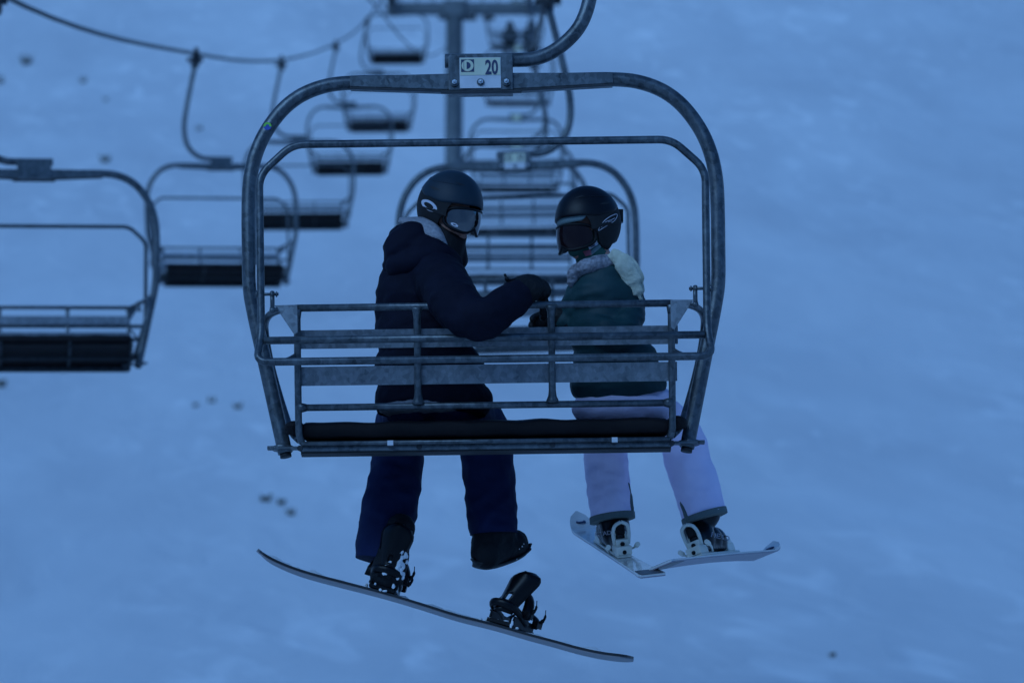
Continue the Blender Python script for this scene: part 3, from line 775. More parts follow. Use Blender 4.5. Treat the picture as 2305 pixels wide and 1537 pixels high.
def goggles(H, root, lens_m, zc=0.0, hgt=.098, wide=66):
    """curved lens in a frame with a nose notch, foam skirt and strap"""
    def outline(k=1.0):
        pts = []
        for i in range(64):
            a = 2 * math.pi * i / 64; c, s = math.cos(a), math.sin(a); e = .62
            u = math.copysign(abs(c) ** e, c) * wide * k; v = math.copysign(abs(s) ** e, s) * hgt / 2 * k
            if v < 0: v += .026 * math.exp(-(u / 13) ** 2) * k; v -= .004 * math.cos(R(u) * 2)
            pts.append((u, v))
        return pts
    def surf(rx, ry):
        def fn(u, v): 
            a = R(u); bulge = 1 - (v / hgt) ** 2 * .18
            return Vector((.004 + rx * math.cos(a) * bulge, ry * math.sin(a), zc + v))
        return fn
    lens = patch(H, surf(.146, .104), outline(.93), lens_m, 'lens', None, rings=8)
    for p in lens.data.polygons: p.use_smooth = True
    fr_o = outline(1.0); bm = bmesh.new(); f = surf(.142, .104)
    tube(bm, [f(u, v) for u, v in fr_o], .0068, 8, closed=True)
    # skirt back to the face
    f2 = surf(.112, .088); a = [bm.verts.new(f(u, v)) for u, v in fr_o]; b = [bm.verts.new(f2(u * 1.02, v * .98)) for u, v in fr_o]
    for i in range(64): q = bm.faces.new((a[i], a[(i + 1) % 64], b[(i + 1) % 64], b[i])); q.smooth = True
    xf(bm, H); g = obj('goggles', bm, FRAME, root); lens.parent = g
    bm = bmesh.new()
    ell = lambda u, z: Vector((-.010 + .147 * math.cos(R(u)), .126 * math.sin(R(u)), z))
    for rng in ((58, 180), (-58, -180)):
        ra = []
        for t in range(17):
            u = rng[0] + (rng[1] - rng[0]) * t / 16; z = .0 + .035 * math.sin(t / 16 * math.pi / 2)
            ra.append([bm.verts.new(ell(u, z + .017)), bm.verts.new(ell(u, z - .017))])
        for t in range(16): q = bm.faces.new((ra[t][0], ra[t + 1][0], ra[t + 1][1], ra[t][1])); q.smooth = True
    xf(bm, H); obj('strap', bm, PAD, g)
    return g, surf
def wp(root, *objs):
    """attach world-space meshes to a person placed at the seat"""
    for o in objs: reparent_world(o, root)

# ------------------------------------------------------------------ person one: navy jacket, arm over the backrest
man = empty('person', M(975, 945, .15))
tag(man, 'person in navy hooded jacket and slate helmet, looking back with an arm over the backrest', 'person', 'riders looking back from the nearest chair')
HM = frame_m(M(1013, 484, -.02), R(127), R(-16), R(3))
hc = HM.translation
mb = bmesh.new(); head_body(mb, HM)
limb(mb, [M(1000, 520, -.03), M(985, 575, -.03)], [.062, .068]); 
limb(mb, [M(985, 575, .0), M(955, 640, .0), M(950, 760, .03), M(965, 880, .10)], [.07, .10, .11, .12])
limb(mb, [M(935, 600, 0), M(890, 625, .0), M(868, 700, .03), M(880, 790, .18), M(945, 830, .34)], [.06, .055, .045, .038, .03])
limb(mb, [M(960, 600, -.06), M(988, 620, -.16), M(1035, 680, -.37), M(1080, 724, -.42), M(1125, 692, -.39), M(1165, 660, -.33)], [.06, .06, .052, .046, .038, .03])
limb(mb, [M(940, 900, .10), M(905, 948, .50)], [.085, .062]); limb(mb, [M(905, 948, .50), M(890, 1050, .54), M(878, 1150, .48), M(868, 1292, .41)], [.06, .058, .05, .034])
limb(mb, [M(1000, 900, .10), M(1088, 948, .50)], [.085, .062]); limb(mb, [M(1088, 948, .50), M(1098, 1050, .54), M(1106, 1180, .52), M(1098, 1245, .50)], [.06, .058, .045, .038])
hd = (M(1243, 690, -.20) - M(1165, 660, -.33)).normalized()
hand(mb, M(1186, 645, -.28), (M(1238, 672, -.19) - M(1186, 645, -.28)), Vector((-.25, -.6, .1)), Vector((-.15, .35, -1)), r=.008, curl=(38, 45, 30), lens=(.046, .034, .024), spread=.03)
hand(mb, M(948, 832, .35), Vector((.5, .8, -.2)), Vector((-.6, .4, .2)), Vector((0, 0, -1)), r=.008)
wp(man, organic('body', mb, SKIN, voxel=.0065, smooth=3))

jb = bmesh.new()
def ell(bm, px, py, dy, hx, hd, hz): ball(bm, M(px, py, dy), (PX(hx), hd, hz), seg=28, ring=18)
ell(jb, 975, 900, .09, 133, .17, .13); ell(jb, 965, 830, .05, 124, .155, .15); ell(jb, 957, 745, .02, 112, .15, .16)
ell(jb, 953, 665, -.01, 98, .145, .15); ell(jb, 960, 612, -.02, 92, .13, .10)
limb(jb, [M(905, 612, .0), M(890, 655, .0), M(884, 720, .05), M(896, 790, .20), M(950, 830, .34)], [.078, .075, .074, .072, .062])     # his left arm
limb(jb, [M(965, 615, -.04), M(990, 632, -.15), M(1032, 690, -.34), M(1078, 718, -.42), M(1120, 700, -.40), M(1168, 664, -.33)], [.10, .108, .100, .086, .077, .066], 22)
limb(jb, [M(990, 590, .02), M(1030, 590, .02), M(1052, 590, .0)], [.05, .035, .018])     # open collar
limb(jb, [M(955, 575, -.04), M(1000, 585, -.03)], [.08, .07])
hb_ = bmesh.new()
limb(hb_, [M(884, 600, -.04), M(903, 565, -.06), M(930, 545, -.08)], [.040, .080, .085]); limb(hb_, [M(890, 600, -.09), M(950, 582, -.135), M(1000, 588, -.12), M(1030, 598, -.07)], [.044, .055, .044, .024])
limb(hb_, [M(905, 535, -.05), M(918, 512, -.06)], [.06, .026]); limb(hb_, [M(955, 560, -.12), M(992, 574, -.12), M(1022, 592, -.07)], [.06, .05, .035])
def mfold(co):
    a = folds(.009, 6, 6, 13, 2.2)(co) + .003 * noise.noise(co * 34)
    # crease under the hood and at the elbow
    return a
jk = organic('jacket', jb, NAVY, voxel=.009, smooth=4, fold=mfold, cuts=[(M(975, 932, .09), Vector((-.02, 0, -1))), (M(1172, 661, -.33), (M(1172, 661, -.33) - M(1125, 690, -.39)).normalized())])
wp(man, jk)
hd_ = organic('hood', hb_, NAVY, voxel=.008, smooth=4, fold=folds(.007, 9, 9, 12, 4.4)); hd_.parent = jk
# hem skirt in grey under the jacket
bm = bmesh.new(); ball(bm, M(950, 922, .06), (PX(101), .150, .024)); 
wp(man, organic('snow_skirt', bm, FLEECE, voxel=.009, smooth=3, fold=folds(.004, 20, 20, 30, 1)))
# fleece hood lining: a crescent lip around the helmet
bm = bmesh.new()
lp = [M(900, 500, -.05), M(925, 503, -.10), M(958, 515, -.14), M(990, 535, -.14), M(1008, 560, -.12), M(1015, 590, -.09)]
tube(bm, cr(lp, 6), [.008, .02, .028, .031, .024, .006], 12, flat=(Vector((.1, -1, .2)), .45))
for v in bm.verts: v.co += Vector((0, 0, .0))
bm.free(); bm = bmesh.new()
up_ = [(903, 490, -.03), (935, 488, -.05), (962, 490, -.07), (985, 505, -.09), (1002, 530, -.09), (1014, 562, -.07), (1016, 592, -.05)]
lo_ = [(896, 500, -.05), (922, 512, -.10), (948, 527, -.145), (970, 533, -.155), (988, 540, -.15), (1004, 560, -.12), (1015, 594, -.07)]
a = cr([M(*p) for p in up_], 5); b = cr([M(*p) for p in lo_], 5); rows = []
for t in range(7):
    rows.append([bm.verts.new(p.lerp(q, t / 6) + Vector((0, -.018 * math.sin(t / 6 * math.pi), .004 * math.sin(t / 6 * math.pi)))) for p, q in zip(a, b)])
for r0, r1 in zip(rows, rows[1:]):
    for i in range(len(r0) - 1): f = bm.faces.new((r0[i], r0[i + 1], r1[i + 1], r1[i])); f.smooth = True
bmesh.ops.recalc_face_normals(bm, faces=bm.faces); bmesh.ops.solidify(bm, geom=list(bm.faces), thickness=.006)
wp(man, obj('hood_lining', bm, FLEECE))
# trousers
tb_ = bmesh.new(); ell(tb_, 975, 915, .13, 118, .16, .07)
limb(tb_, [M(930, 915, .12), M(912, 944, .38), M(898, 965, .50), M(895, 1040, .54), M(882, 1120, .52), M(868, 1190, .50), M(858, 1262, .49), M(856, 1310, .49)], [.11, .10, .105, .108, .117, .113, .108, .104], 22)
limb(tb_, [M(1010, 915, .12), M(1068, 944, .38), M(1090, 965, .50), M(1097, 1040, .54), M(1104, 1110, .54), M(1108, 1170, .53), M(1110, 1212, .52), M(1110, 1235, .52)], [.11, .10, .105, .110, .108, .104, .100, .09], 22)
ball(tb_, M(1150, 1178, .52), (.025, .05, .02))
lcut = (M(858, 1262, .48), (M(858, 1264, .48) - M(866, 1190, .50)).normalized() + Vector((-.1, .15, -.1)))
rcut = (M(1110, 1201, .52), Vector((.06, .1, -1)))
tr = organic('trousers', tb_, BLUEP, voxel=.009, smooth=4, fold=folds(.0085, 9, 9, 11, 5.0), cuts=[])
# cut each leg only on its own side
b_ = bmesh.new(); b_.from_mesh(tr.data)
for (co, no), side in ((lcut, -1), (rcut, 1)):
    gx = M(990, 1100, .5).x; zl = M(0, 1120, .5).z
    fs = [f for f in b_.faces if (f.calc_center_median().x - gx) * side > 0 and f.calc_center_median().z < zl]
    gg = set(fs); [gg.update(f.edges) for f in fs]; [gg.update(f.verts) for f in fs]
    r_ = bmesh.ops.bisect_plane(b_, geom=list(gg), plane_co=co, plane_no=no, clear_outer=True, dist=1e-5)
    bmesh.ops.holes_fill(b_, edges=[e for e in r_['geom_cut'] if isinstance(e, bmesh.types.BMEdge)], sides=0)
for e in b_.edges:
    if len(e.link_faces) == 2 and e.calc_face_angle(0) > R(50): e.smooth = False
b_.to_mesh(tr.data); b_.free(); wp(man, tr)
# helmet, goggles, mask
h, sfn = helmet(HM, None, HELM, -1); wp(man, h)
def eye_logo(c0, z0, a, b, rot, scl=1.0, k=1.0):
    pts = []
    for i in range(40):
        t = 2 * math.pi * i / 40; x, y = a * math.cos(t), b * math.sin(t)
        pts.append((x * math.cos(rot) - y * math.sin(rot), x * math.sin(rot) + y * math.cos(rot)))
    return pts
from mathutils.bvhtree import BVHTree
def bvh_of(*objs):
    b_ = bmesh.new()
    for o in objs: b_.from_mesh(o.data)
    t = BVHTree.FromBMesh(b_); b_.free(); return t
def cast(bv, px, py, lift=.003):
    d = (F + X * ((px - 1152.5) / FPX) + U * ((768.5 - py) / FPX)).normalized()
    r_ = bv.ray_cast(Vector((0, 0, 0)), d)
    return r_[0] - d * lift if r_[0] else None
def ring_logo(bv, cx, cy, a, b, rot, ia_, ib_, ox, oy, name, m, parent):
    bm = bmesh.new(); ra = []
    o_, i_ = eye_logo(0, 0, a, b, rot), eye_logo(0, 0, ia_, ib_, rot)
    for p, q in zip(o_, i_):
        A, B = cast(bv, cx + p[0], cy + p[1]), cast(bv, cx + ox + q[0], cy + oy + q[1])
        ra.append((bm.verts.new(A), bm.verts.new(B)) if A and B else None)
    for i in range(40):
        j = (i + 1) % 40
        if ra[i] and ra[j]: bm.faces.new((ra[i][0], ra[j][0], ra[j][1], ra[i][1]))
    o = obj(name, bm, m); o.parent = parent
ring_logo(bvh_of(h, *h.children), 966, 463, 20, 10.5, R(33), 12, 5.5, -1, 0, 'ellipse_logo', LOGOW, h)
g_, gs = goggles(HM, None, LENS, zc=-.018, hgt=.100, wide=70); wp(man, g_)
ring_logo(bvh_of(g_.children[0]), 1023, 506, 9, 3.5, R(24), 4, 1.5, 0, 0, 'lens_logo', LOGOW, g_)
b = bmesh.new(); ball(b, (.012, 0, -.04), (.090, .078, .080)); ball(b, (.072, 0, -.088), (.030, .036, .030)); ball(b, (-.02, 0, -.02), (.095, .090, .09))
xf(b, HM); limb(b, [hc + Vector((0, -.0, -.06)), M(1000, 560, -.03), M(990, 600, -.02)], [.078, .085, .09])
limb(b, [M(1020, 545, -.02), M(1030, 585, -.0)], [.05, .045])
nz_ = (HM.to_3x3() @ Vector((.55, 0, 1))).normalized()
wp(man, organic('face_mask', b, BLACKF, voxel=.006, smooth=3, cuts=[(HM @ Vector((.1, 0, -.092)), nz_)]))
# gloves
gb = bmesh.new(); ball(gb, M(1182, 652, -.31), (.075, .055, .055), Matrix.Rotation(R(-5), 3, 'Y')); limb(gb, [M(1160, 660, -.33), M(1190, 645, -.30), M(1216, 654, -.26)], [.060, .052, .045])
hand(gb, M(1186, 645, -.28), (M(1238, 672, -.19) - M(1186, 645, -.28)), Vector((-.25, -.6, .1)), Vector((-.15, .35, -1)), r=.0155, curl=(38, 45, 30), lens=(.046, .034, .026), spread=.03)
gl = organic('glove', gb, GLOVE, voxel=.005, smooth=2, fold=folds(.002, 30, 30, 30, 3)); wp(man, gl)
bm = bmesh.new(); tube(bm, cr([M(1160, 628, -.36), M(1148, 630, -.37), M(1140, 624, -.37), M(1136, 617, -.37)], 4), .005, 8); ball(bm, M(1141, 628, -.37), .010); o_ = obj('wrist_cord', bm, PLAST); wp(man, o_)
gb = bmesh.new(); limb(gb, [M(940, 828, .33), M(950, 832, .36)], [.05, .045]); hand(gb, M(950, 832, .35), Vector((.5, .8, -.2)), Vector((-.6, .4, .2)), Vector((0, 0, -1)), r=.0145)
wp(man, organic('glove', gb, GLOVE, voxel=.006, smooth=2))
# snowboard frame: e along, w across (towards the toes), n up
P0 = M(862, 1338, .50); P1 = M(1165, 1425, .50)
e = (P1 - P0).normalized(); a_ = R(5.4); wv = Vector((0, math.cos(a_), math.sin(a_))); wv = (wv - e * wv.dot(e)).normalized(); n = e.cross(wv).normalized()
if n.z < 0: n = -n
# boots
def boot(bm, heel, toe, up, ln=.30, hgt=.26):
    """snowboard boot: sole, foot, shaft"""
    s = toe.cross(up).normalized()
    mt = Matrix((toe, s, up)).transposed()
    for t, wd, h_ in ((.05, .043, .05), (.12, .042, .05), (.19, .050, .05), (.255, .044, .042)): ball(bm, heel + toe * t * ln / .30 + up * h_, (.062, wd, .052), mt)
    limb(bm, [heel + toe * .075 + up * .05, heel + toe * .06 + up * .15, heel + toe * .045 + up * hgt], [.055, .056, .062]); limb(bm, [heel + toe * .20 + up * .06, heel + toe * .10 + up * .14], [.045, .055])
bb_ = bmesh.new(); heel1 = P0 + n * .035 - wv * .13; boot(bb_, heel1, wv, n, hgt=.25); limb(bb_, [heel1 + wv * .06 + n * .05, heel1 + wv * .05 + n * .13], [.075, .07])
wp(man, organic('boot', bb_, BOOTM, voxel=.006, smooth=3, fold=folds(.002, 25, 25, 25, 8)))
bb_ = bmesh.new(); upb = Vector((-.10, -.1, 1)).normalized(); toe = Vector((.80, .72, .38)); toe = (toe - upb * toe.dot(upb)).normalized(); toe = (toe + upb * .30).normalized(); upb = (upb - toe * upb.dot(toe)).normalized()
hl = M(1074, 1277, .47)
s_ = toe.cross(upb).normalized(); mt = Matrix((toe, s_, upb)).transposed()
limb(bb_, [M(1096, 1244, .48), M(1124, 1236, .54), M(1154, 1226, .60)], [.068, .064, .064]); ball(bb_, M(1160, 1224, .61), (.058, .05, .062))
limb(bb_, [M(1094, 1246, .47), M(1100, 1215, .50), M(1106, 1170, .52)], [.066, .074, .078]); limb(bb_, [M(1138, 1225, .57), M(1120, 1195, .53)], [.062, .07])
wp(man, organic('boot', bb_, BOOTM, voxel=.006, smooth=3, fold=folds(.002, 25, 25, 25, 9)))
bm = bmesh.new()
sp_ = [M(1062, 1256, .45), M(1074, 1269, .46), M(1102, 1275, .50), M(1132, 1268, .55), M(1160, 1256, .60), M(1182, 1240, .63), M(1190, 1224, .64)]
tube(bm, cr(sp_, 5), [.030, .044, .046, .046, .048, .042, .028], 12, flat=(Vector((-.3, -.2, 1)), .24))
so = obj('boot_sole', bm, RUBBER, bevel=.003); wp(man, so)
bm = bmesh.new(); random.seed(3)
for k in range(9):
    p = M(random.gauss(1160, 10), random.gauss(1222, 11), .545); ball(bm, p, random.uniform(.002, .005), seg=6, ring=4)
wp(man, obj('boot_snow', bm, SNOWC))

# ------------------------------------------------------------------ snowboard
board = empty('snowboard', P0)
tag(board, 'black topped snowboard with grey base, strapped to one boot of the navy rider', 'snowboard')
prof = [(581, 1240), (600, 1256), (630, 1272), (670, 1288), (720, 1303), (790, 1321), (870, 1342), (950, 1366), (1030, 1391), (1110, 1411), (1190, 1434), (1250, 1450), (1300, 1464), (1350, 1475), (1395, 1481), (1426, 1484)]
cp = cr([M(x, y, .50) for x, y in prof], 4); m_ = len(cp)
def bw(t):     # half width along the board
    s = min(t, 1 - t) * 1.60
    if s < .13: return .148 * math.sqrt(max(0.0, 1 - (1 - s / .13) ** 2))
    return .124 + .022 * (abs(t - .5) / .42) ** 2
def board_part(z0, z1, m, name, inset=0.0):
    bm = bmesh.new(); rings = []
    for i, p in enumerate(cp):
        t = i / (m_ - 1); t = min(max(t, .004), .996)
        tg = (cp[min(i + 1, m_ - 1)] - cp[max(i - 1, 0)]).normalized(); nn = tg.cross(wv).normalized(); nn = nn if nn.z > 0 else -nn
        hw = max(.004, bw(t) - inset); rings.append([bm.verts.new(p + wv * hw * s + nn * z) for s, z in ((-1, z0), (1, z0), (1, z1), (-1, z1))])
    for i in range(m_ - 1):
        for k in range(4): f_ = bm.faces.new((rings[i][k], rings[i][(k + 1) % 4], rings[i + 1][(k + 1) % 4], rings[i + 1][k]))
    bm.faces.new(rings[0]); bm.faces.new(rings[-1][::-1])
    o = obj(name, bm, m); return o
o_ = board_part(-.001, .0095, BOARD, 'topsheet'); reparent_world(o_, board)
o_ = board_part(-.006, -.0012, BASE, 'base', .001); reparent_world(o_, board)
bm = bmesh.new(); random.seed(11)
for k in range(0):
    i = random.randrange(3, m_ - 4); p = cp[i] + (cp[i + 1] - cp[i]) * random.random(); t = i / (m_ - 1)
    q = p + wv * random.uniform(-.11, .10) + n * .006; ball(bm, q, (random.uniform(.006, .022), random.uniform(.006, .02), random.uniform(.002, .006)), seg=7, ring=5)
bm.free(); bm = bmesh.new(); rows = []
for i in range(2, m_ - 2):
    row = []
    for j in range(9):
        q = cp[i] + wv * (-.112 + .222 * j / 8); h_ = max(0.0, noise.noise(q * 14) + .35 * noise.noise(q * 45) + .12) * .022 * (0 if j in (0, 8) else 1)
        row.append(bm.verts.new(q + n * (.0085 + h_)))
    rows.append(row)
for r0, r1 in zip(rows, rows[1:]):
    for j in range(8):
        if max(v.co.z - 0 for v in (r0[j],)) > -99: f_ = bm.faces.new((r0[j], r0[j + 1], r1[j + 1], r1[j])); f_.smooth = True
o_ = obj('snow_dusting', bm, SNOWC); reparent_world(o_, board)
def binding(P, lean, yaw=0.0, name='binding', strap_over=True, hb=.27, side=0.0):
    """baseplate, heel hoop, highback, ankle and toe straps, ratchets"""
    ed, wd = e, wv; q = Matrix.Rotation(R(yaw), 3, n); ed, wd = q @ e, q @ wv
    mt = Matrix((wd, ed, n)).transposed()
    P = P + n * .006
    bm = bmesh.new(); box(bm, P + n * .012, (.24, .115, .018), mt); box(bm, P + n * .03 + ed * .056, (.20, .010, .045), mt); box(bm, P + n * .03 - ed * .056, (.20, .010, .045), mt)
    hoop = [P + ed * s * .060 + wd * (a) + n * z for s, a, z in ((-1, .02, .04), (-1, -.08, .07), (-.75, -.135, .085), (0, -.155, .09), (.75, -.135, .085), (1, -.08, .07), (1, .02, .04))]
    tube(bm, cr(hoop, 5), .012, 8, flat=(n, 1.5))
    root = obj(name, bm, PLAST, bevel=.003); reparent_world(root, board)
    # highback: curved spoon shaped plate
    bm = bmesh.new(); rows = []
    for j in range(15):
        t = j / 14; z = .055 + hb * t; hwid = .040 + .036 * t ** 1.3
        if t > .74: hwid *= math.sqrt(max(.06, 1 - ((t - .74) / .265) ** 2))
        row = []
        for i in range(13):
            a = -1 + 2 * i / 12
            row.append(bm.verts.new(P + ed * (hwid * a + side * t) + wd * (-.150 + .045 * a * a + lean * t) + n * z))
        rows.append(row)
    for r0, r1 in zip(rows, rows[1:]):
        for i in range(12):
            if 5 <= i <= 6 and 4 <= rows.index(r0) <= 5: continue
            f_ = bm.faces.new((r0[i], r0[i + 1], r1[i + 1], r1[i])); f_.smooth = True
    bmesh.ops.recalc_face_normals(bm, faces=bm.faces); bmesh.ops.solidify(bm, geom=list(bm.faces), thickness=.006)
    o1 = obj('highback', bm, PLAST); o1.parent = root
    # straps
    for (w0, z0, rr, hh, wdt) in ((-.04, .055, .075, .125, .024), (.085, .035, .066, .060, .017)):
        bm = bmesh.new(); pts = []
        for i in range(15):
            a = math.pi * i / 14; pts.append(P + ed * (-math.cos(a) * rr) + wd * (w0 + .05 * math.sin(a)) + n * (z0 + hh * math.sin(a) ** .8))
        tube(bm, pts, wdt, 10, flat=((wd * .1 + n).normalized(), .28)); o1 = obj('strap', bm, PLAST); o1.parent = root
        bm = bmesh.new(); p = P + ed * (rr + .006) + wd * (w0 + .02) + n * (z0 + .02)
        box(bm, p, (.05, .018, .03), mt); tube(bm, cr([p + ed * .008 + n * .01, p + ed * .022 + n * .035, p + ed * .016 + n * .07], 4), [.009, .006, .002], 8)
        o1 = obj('ratchet', bm, PLAST, bevel=.002); o1.parent = root
    bm = bmesh.new(); random.seed(int(abs(P.x) * 1000) + 5)
    for k in range(10): ball(bm, P + ed * random.uniform(-.09, .09) + wd * random.uniform(-.16, -.02) + n * random.uniform(.0, .025), (random.uniform(.004, .014), .008, random.uniform(.003, .010)), seg=7, ring=5)
    o1 = organic('packed_snow', bm, SNOWC, voxel=.004, smooth=1, fold=folds(.002, 60, 60, 60, 1)); o1.parent = root
    return root
b1_ = binding(P0, -.015, hb=.235)
b2_ = binding(M(1146, 1419, .50), .05, yaw=-24, hb=.19, side=.055)
bm = bmesh.new(); random.seed(21)
bx = P0 + wv * -.165
for k in range(46):
    u, v = (random.gauss(.050, .010), random.gauss(.13, .03)) if k % 3 else (random.gauss(-.005, .006), random.gauss(.10, .016))
    ball(bm, bx + e * u + n * v + wv * (.02 * (u / .05) ** 2 + .012), (.008, .005, .011), seg=7, ring=5)
o_ = organic('caked_snow', bm, SNOWC, voxel=.0035, smooth=1, fold=folds(.003, 70, 70, 70, 2)); o_.parent = b1_

# ------------------------------------------------------------------ person two: teal jacket, white trousers
wom = empty('person', M(1395, 945, .15))
tag(wom, 'person in teal jacket, black helmet and white trousers, wearing skis and facing the navy rider', 'person', 'riders looking back from the nearest chair')
HW = frame_m(M(1322, 518, .0), R(-128), R(-9), R(-2)); hcw = HW.translation
mb = bmesh.new(); head_body(mb, HW)
limb(mb, [M(1335, 550, 0), M(1352, 600, 0)], [.055, .06]); limb(mb, [M(1352, 600, 0), M(1362, 660, .0), M(1365, 760, .03), M(1385, 890, .10)], [.07, .11, .11, .12])
limb(mb, [M(1330, 640, .02), M(1305, 670, .06), M(1290, 740, .06), M(1262, 715, .04)], [.05, .045, .036, .03])
limb(mb, [M(1395, 640, .0), M(1425, 690, .03), M(1420, 770, .15), M(1400, 800, .35)], [.05, .045, .036, .03])
limb(mb, [M(1375, 905, .10), M(1362, 950, .50)], [.08, .058]); limb(mb, [M(1362, 950, .50), M(1370, 1060, .52), M(1378, 1150, .52), M(1382, 1205, .54)], [.056, .052, .040, .028])
limb(mb, [M(1420, 905, .10), M(1535, 965, .46)], [.08, .058]); limb(mb, [M(1535, 965, .46), M(1558, 1060, .5), M(1584, 1150, .52), M(1588, 1200, .54)], [.056, .052, .040, .028])
hand(mb, M(1254, 708, .04), Vector((-.85, .1, -.35)), Vector((0, -.4, .8)), Vector((0, -.8, -.4)), r=.0075, curl=(30, 40, 30), sc=.9, spread=.03)
hand(mb, M(1400, 800, .36), Vector((-.2, .9, -.3)), Vector((-.8, 0, .2)), Vector((0, 0, -1)), r=.0075, sc=.9)
wp(wom, organic('body', mb, SKIN, voxel=.0065, smooth=3))
jb = bmesh.new()
ell(jb, 1392, 868, .09, 108, .16, .11); ell(jb, 1385, 815, .06, 96, .145, .13); ell(jb, 1362, 740, .02, 84, .135, .15); ell(jb, 1360, 668, .0, 80, .125, .13); ell(jb, 1362, 632, .0, 64, .11, .08)
limb(jb, [M(1322, 650, .01), M(1302, 690, .03), M(1300, 740, .06), M(1275, 725, .05)], [.072, .07, .062, .055])
limb(jb, [M(1398, 640, -.02), M(1416, 690, .0), M(1405, 742, -.10), M(1370, 748, -.13), M(1345, 735, -.08)], [.065, .068, .058, .055, .05])
limb(jb, [M(1400, 680, .05), M(1415, 760, .15), M(1400, 800, .34)], [.06, .06, .05])
jk = organic('jacket', jb, TEAL, voxel=.0085, smooth=4, fold=folds(.0085, 6, 8, 15, 12.0), cuts=[(M(1390, 912, .1), Vector((.30, .1, -1)))])
wp(wom, jk)
b = bmesh.new(); limb(b, [M(1292, 735, .05), M(1262, 718, .05)], [.064, .052]); wp(wom, organic('sleeve_cuff', b, BLACKF, voxel=.007, smooth=2))
gb = bmesh.new(); limb(gb, [M(1272, 720, .05), M(1254, 712, .04)], [.052, .042])
hand(gb, M(1254, 708, .04), Vector((-.85, .1, -.35)), Vector((0, -.4, .8)), Vector((0, -.8, -.4)), r=.0145, curl=(30, 40, 30), sc=.9, spread=.03)
wp(wom, organic('glove', gb, GLOVE, voxel=.005, smooth=2))
gb = bmesh.new(); hand(gb, M(1400, 800, .36), Vector((-.2, .9, -.3)), Vector((-.8, 0, .2)), Vector((0, 0, -1)), r=.014, sc=.9)
wp(wom, organic('glove', gb, GLOVE, voxel=.006, smooth=2))
tb_ = bmesh.new(); ell(tb_, 1400, 920, .12, 116, .155, .085); ell(tb_, 1462, 915, .14, 60, .12, .09)
limb(tb_, [M(1365, 915, .12), M(1364, 948, .38), M(1362, 968, .48), M(1364, 1030, .51), M(1370, 1100, .51), M(1377, 1150, .50), M(1380, 1190, .50), M(1381, 1215, .5)], [.10, .09, .092, .092, .092, .092, .092, .092], 22)
limb(tb_, [M(1430, 915, .12), M(1500, 952, .34), M(1532, 985, .45), M(1548, 1035, .49), M(1562, 1080, .50), M(1576, 1125, .50), M(1588, 1170, .50), M(1597, 1205, .5)], [.10, .098, .096, .098, .098, .096, .094, .092], 22)
tr = organic('trousers', tb_, WPANT, voxel=.0085, smooth=4, fold=folds(.0065, 8, 8, 12, 31.0))
def leg_cut(o, lst, gx, zl, fill=True):
    b_ = bmesh.new(); b_.from_mesh(o.data)
    for (co, no), side in lst:
        fs = [f for f in b_.faces if (f.calc_center_median().x - gx) * side > 0 and f.calc_center_median().z < zl]
        gg = set(fs); [gg.update(f.edges) for f in fs]; [gg.update(f.verts) for f in fs]
        r_ = bmesh.ops.bisect_plane(b_, geom=list(gg), plane_co=co, plane_no=no, clear_outer=True, dist=1e-5)
        if fill: bmesh.ops.holes_fill(b_, edges=[e for e in r_['geom_cut'] if isinstance(e, bmesh.types.BMEdge)], sides=0)
    for e in b_.edges:
        if len(e.link_faces) == 2 and e.calc_face_angle(0) > R(50): e.smooth = False
    b_.to_mesh(o.data); b_.free()
c1 = (M(1378, 1172, .50), Vector((.14, .05, -1)).normalized()); c2 = (M(1587, 1168, .50), Vector((.30, .05, -1)).normalized())
gxx, zll = M(1455, 1100, .5).x, M(0, 1100, .5).z
# grey-green hem band: same legs, a little fatter, kept only at the hem
hems = []
for (co, no), chain, rr in ((c1, [M(1370, 1100, .51), M(1377, 1150, .50), M(1380, 1190, .50), M(1381, 1215, .5)], [.092, .092, .092, .092]), (c2, [M(1562, 1080, .50), M(1576, 1125, .50), M(1588, 1170, .50), M(1597, 1205, .5)], [.098, .096, .094, .092])):
    tb2 = bmesh.new(); limb(tb2, chain, rr, 22)
    hems.append(organic('hem_band', tb2, WTRIM, voxel=.0085, smooth=4, fold=lambda c: .007, cuts=[(co, no), (co + Vector((0, 0, .026)), -no)]))
leg_cut(tr, [((c1[0] + Vector((0, 0, .012)), c1[1]), -1), ((c2[0] + Vector((0, 0, .012)), c2[1]), 1)], gxx, zll)
for h_ in hems: h_.parent = tr
# side gusset strip that runs up from the hem of each leg
for pts in ([(1425, 1160, .48), (1424, 1130, .485), (1419, 1095, .49), (1413, 1068, .50)], [(1544, 1172, .46), (1530, 1135, .47), (1517, 1100, .48)], [(1630, 1155, .49), (1620, 1125, .49), (1608, 1092, .49)]):
    bm = bmesh.new(); tube(bm, cr([M(x - (5 if x > 1600 or x < 1500 else -7), y, d - .012) for x, y, d in pts], 5), [.014, .012, .009, .003], 8); o_ = obj('gusset_strip', bm, WTRIM); o_.parent = tr
t_ = text_mesh('OUTDOOR', .012, 1.0); place_text(t_, M(1578, 1138, .50) + Vector((0, -.094, 0)), Vector((.98, 0, .18)), Vector((-.18, 0, .98))); t_.free()
wp(wom, tr)
h, sfn = helmet(HW, None, HELMB, 1); wp(wom, h)
# pale liner under the brim
lin = shell_grid(HW, (-.010, 0, .035), (.143, .122, .147), interp([(0, .020), (40, .024), (58, .05)]), interp([(0, .054), (58, .054)]), naz=24, nz=4, az0=-56, az1=56, thick=-.004, k=.95)
o_ = obj('brim_liner', lin, PALE); o_.parent = h
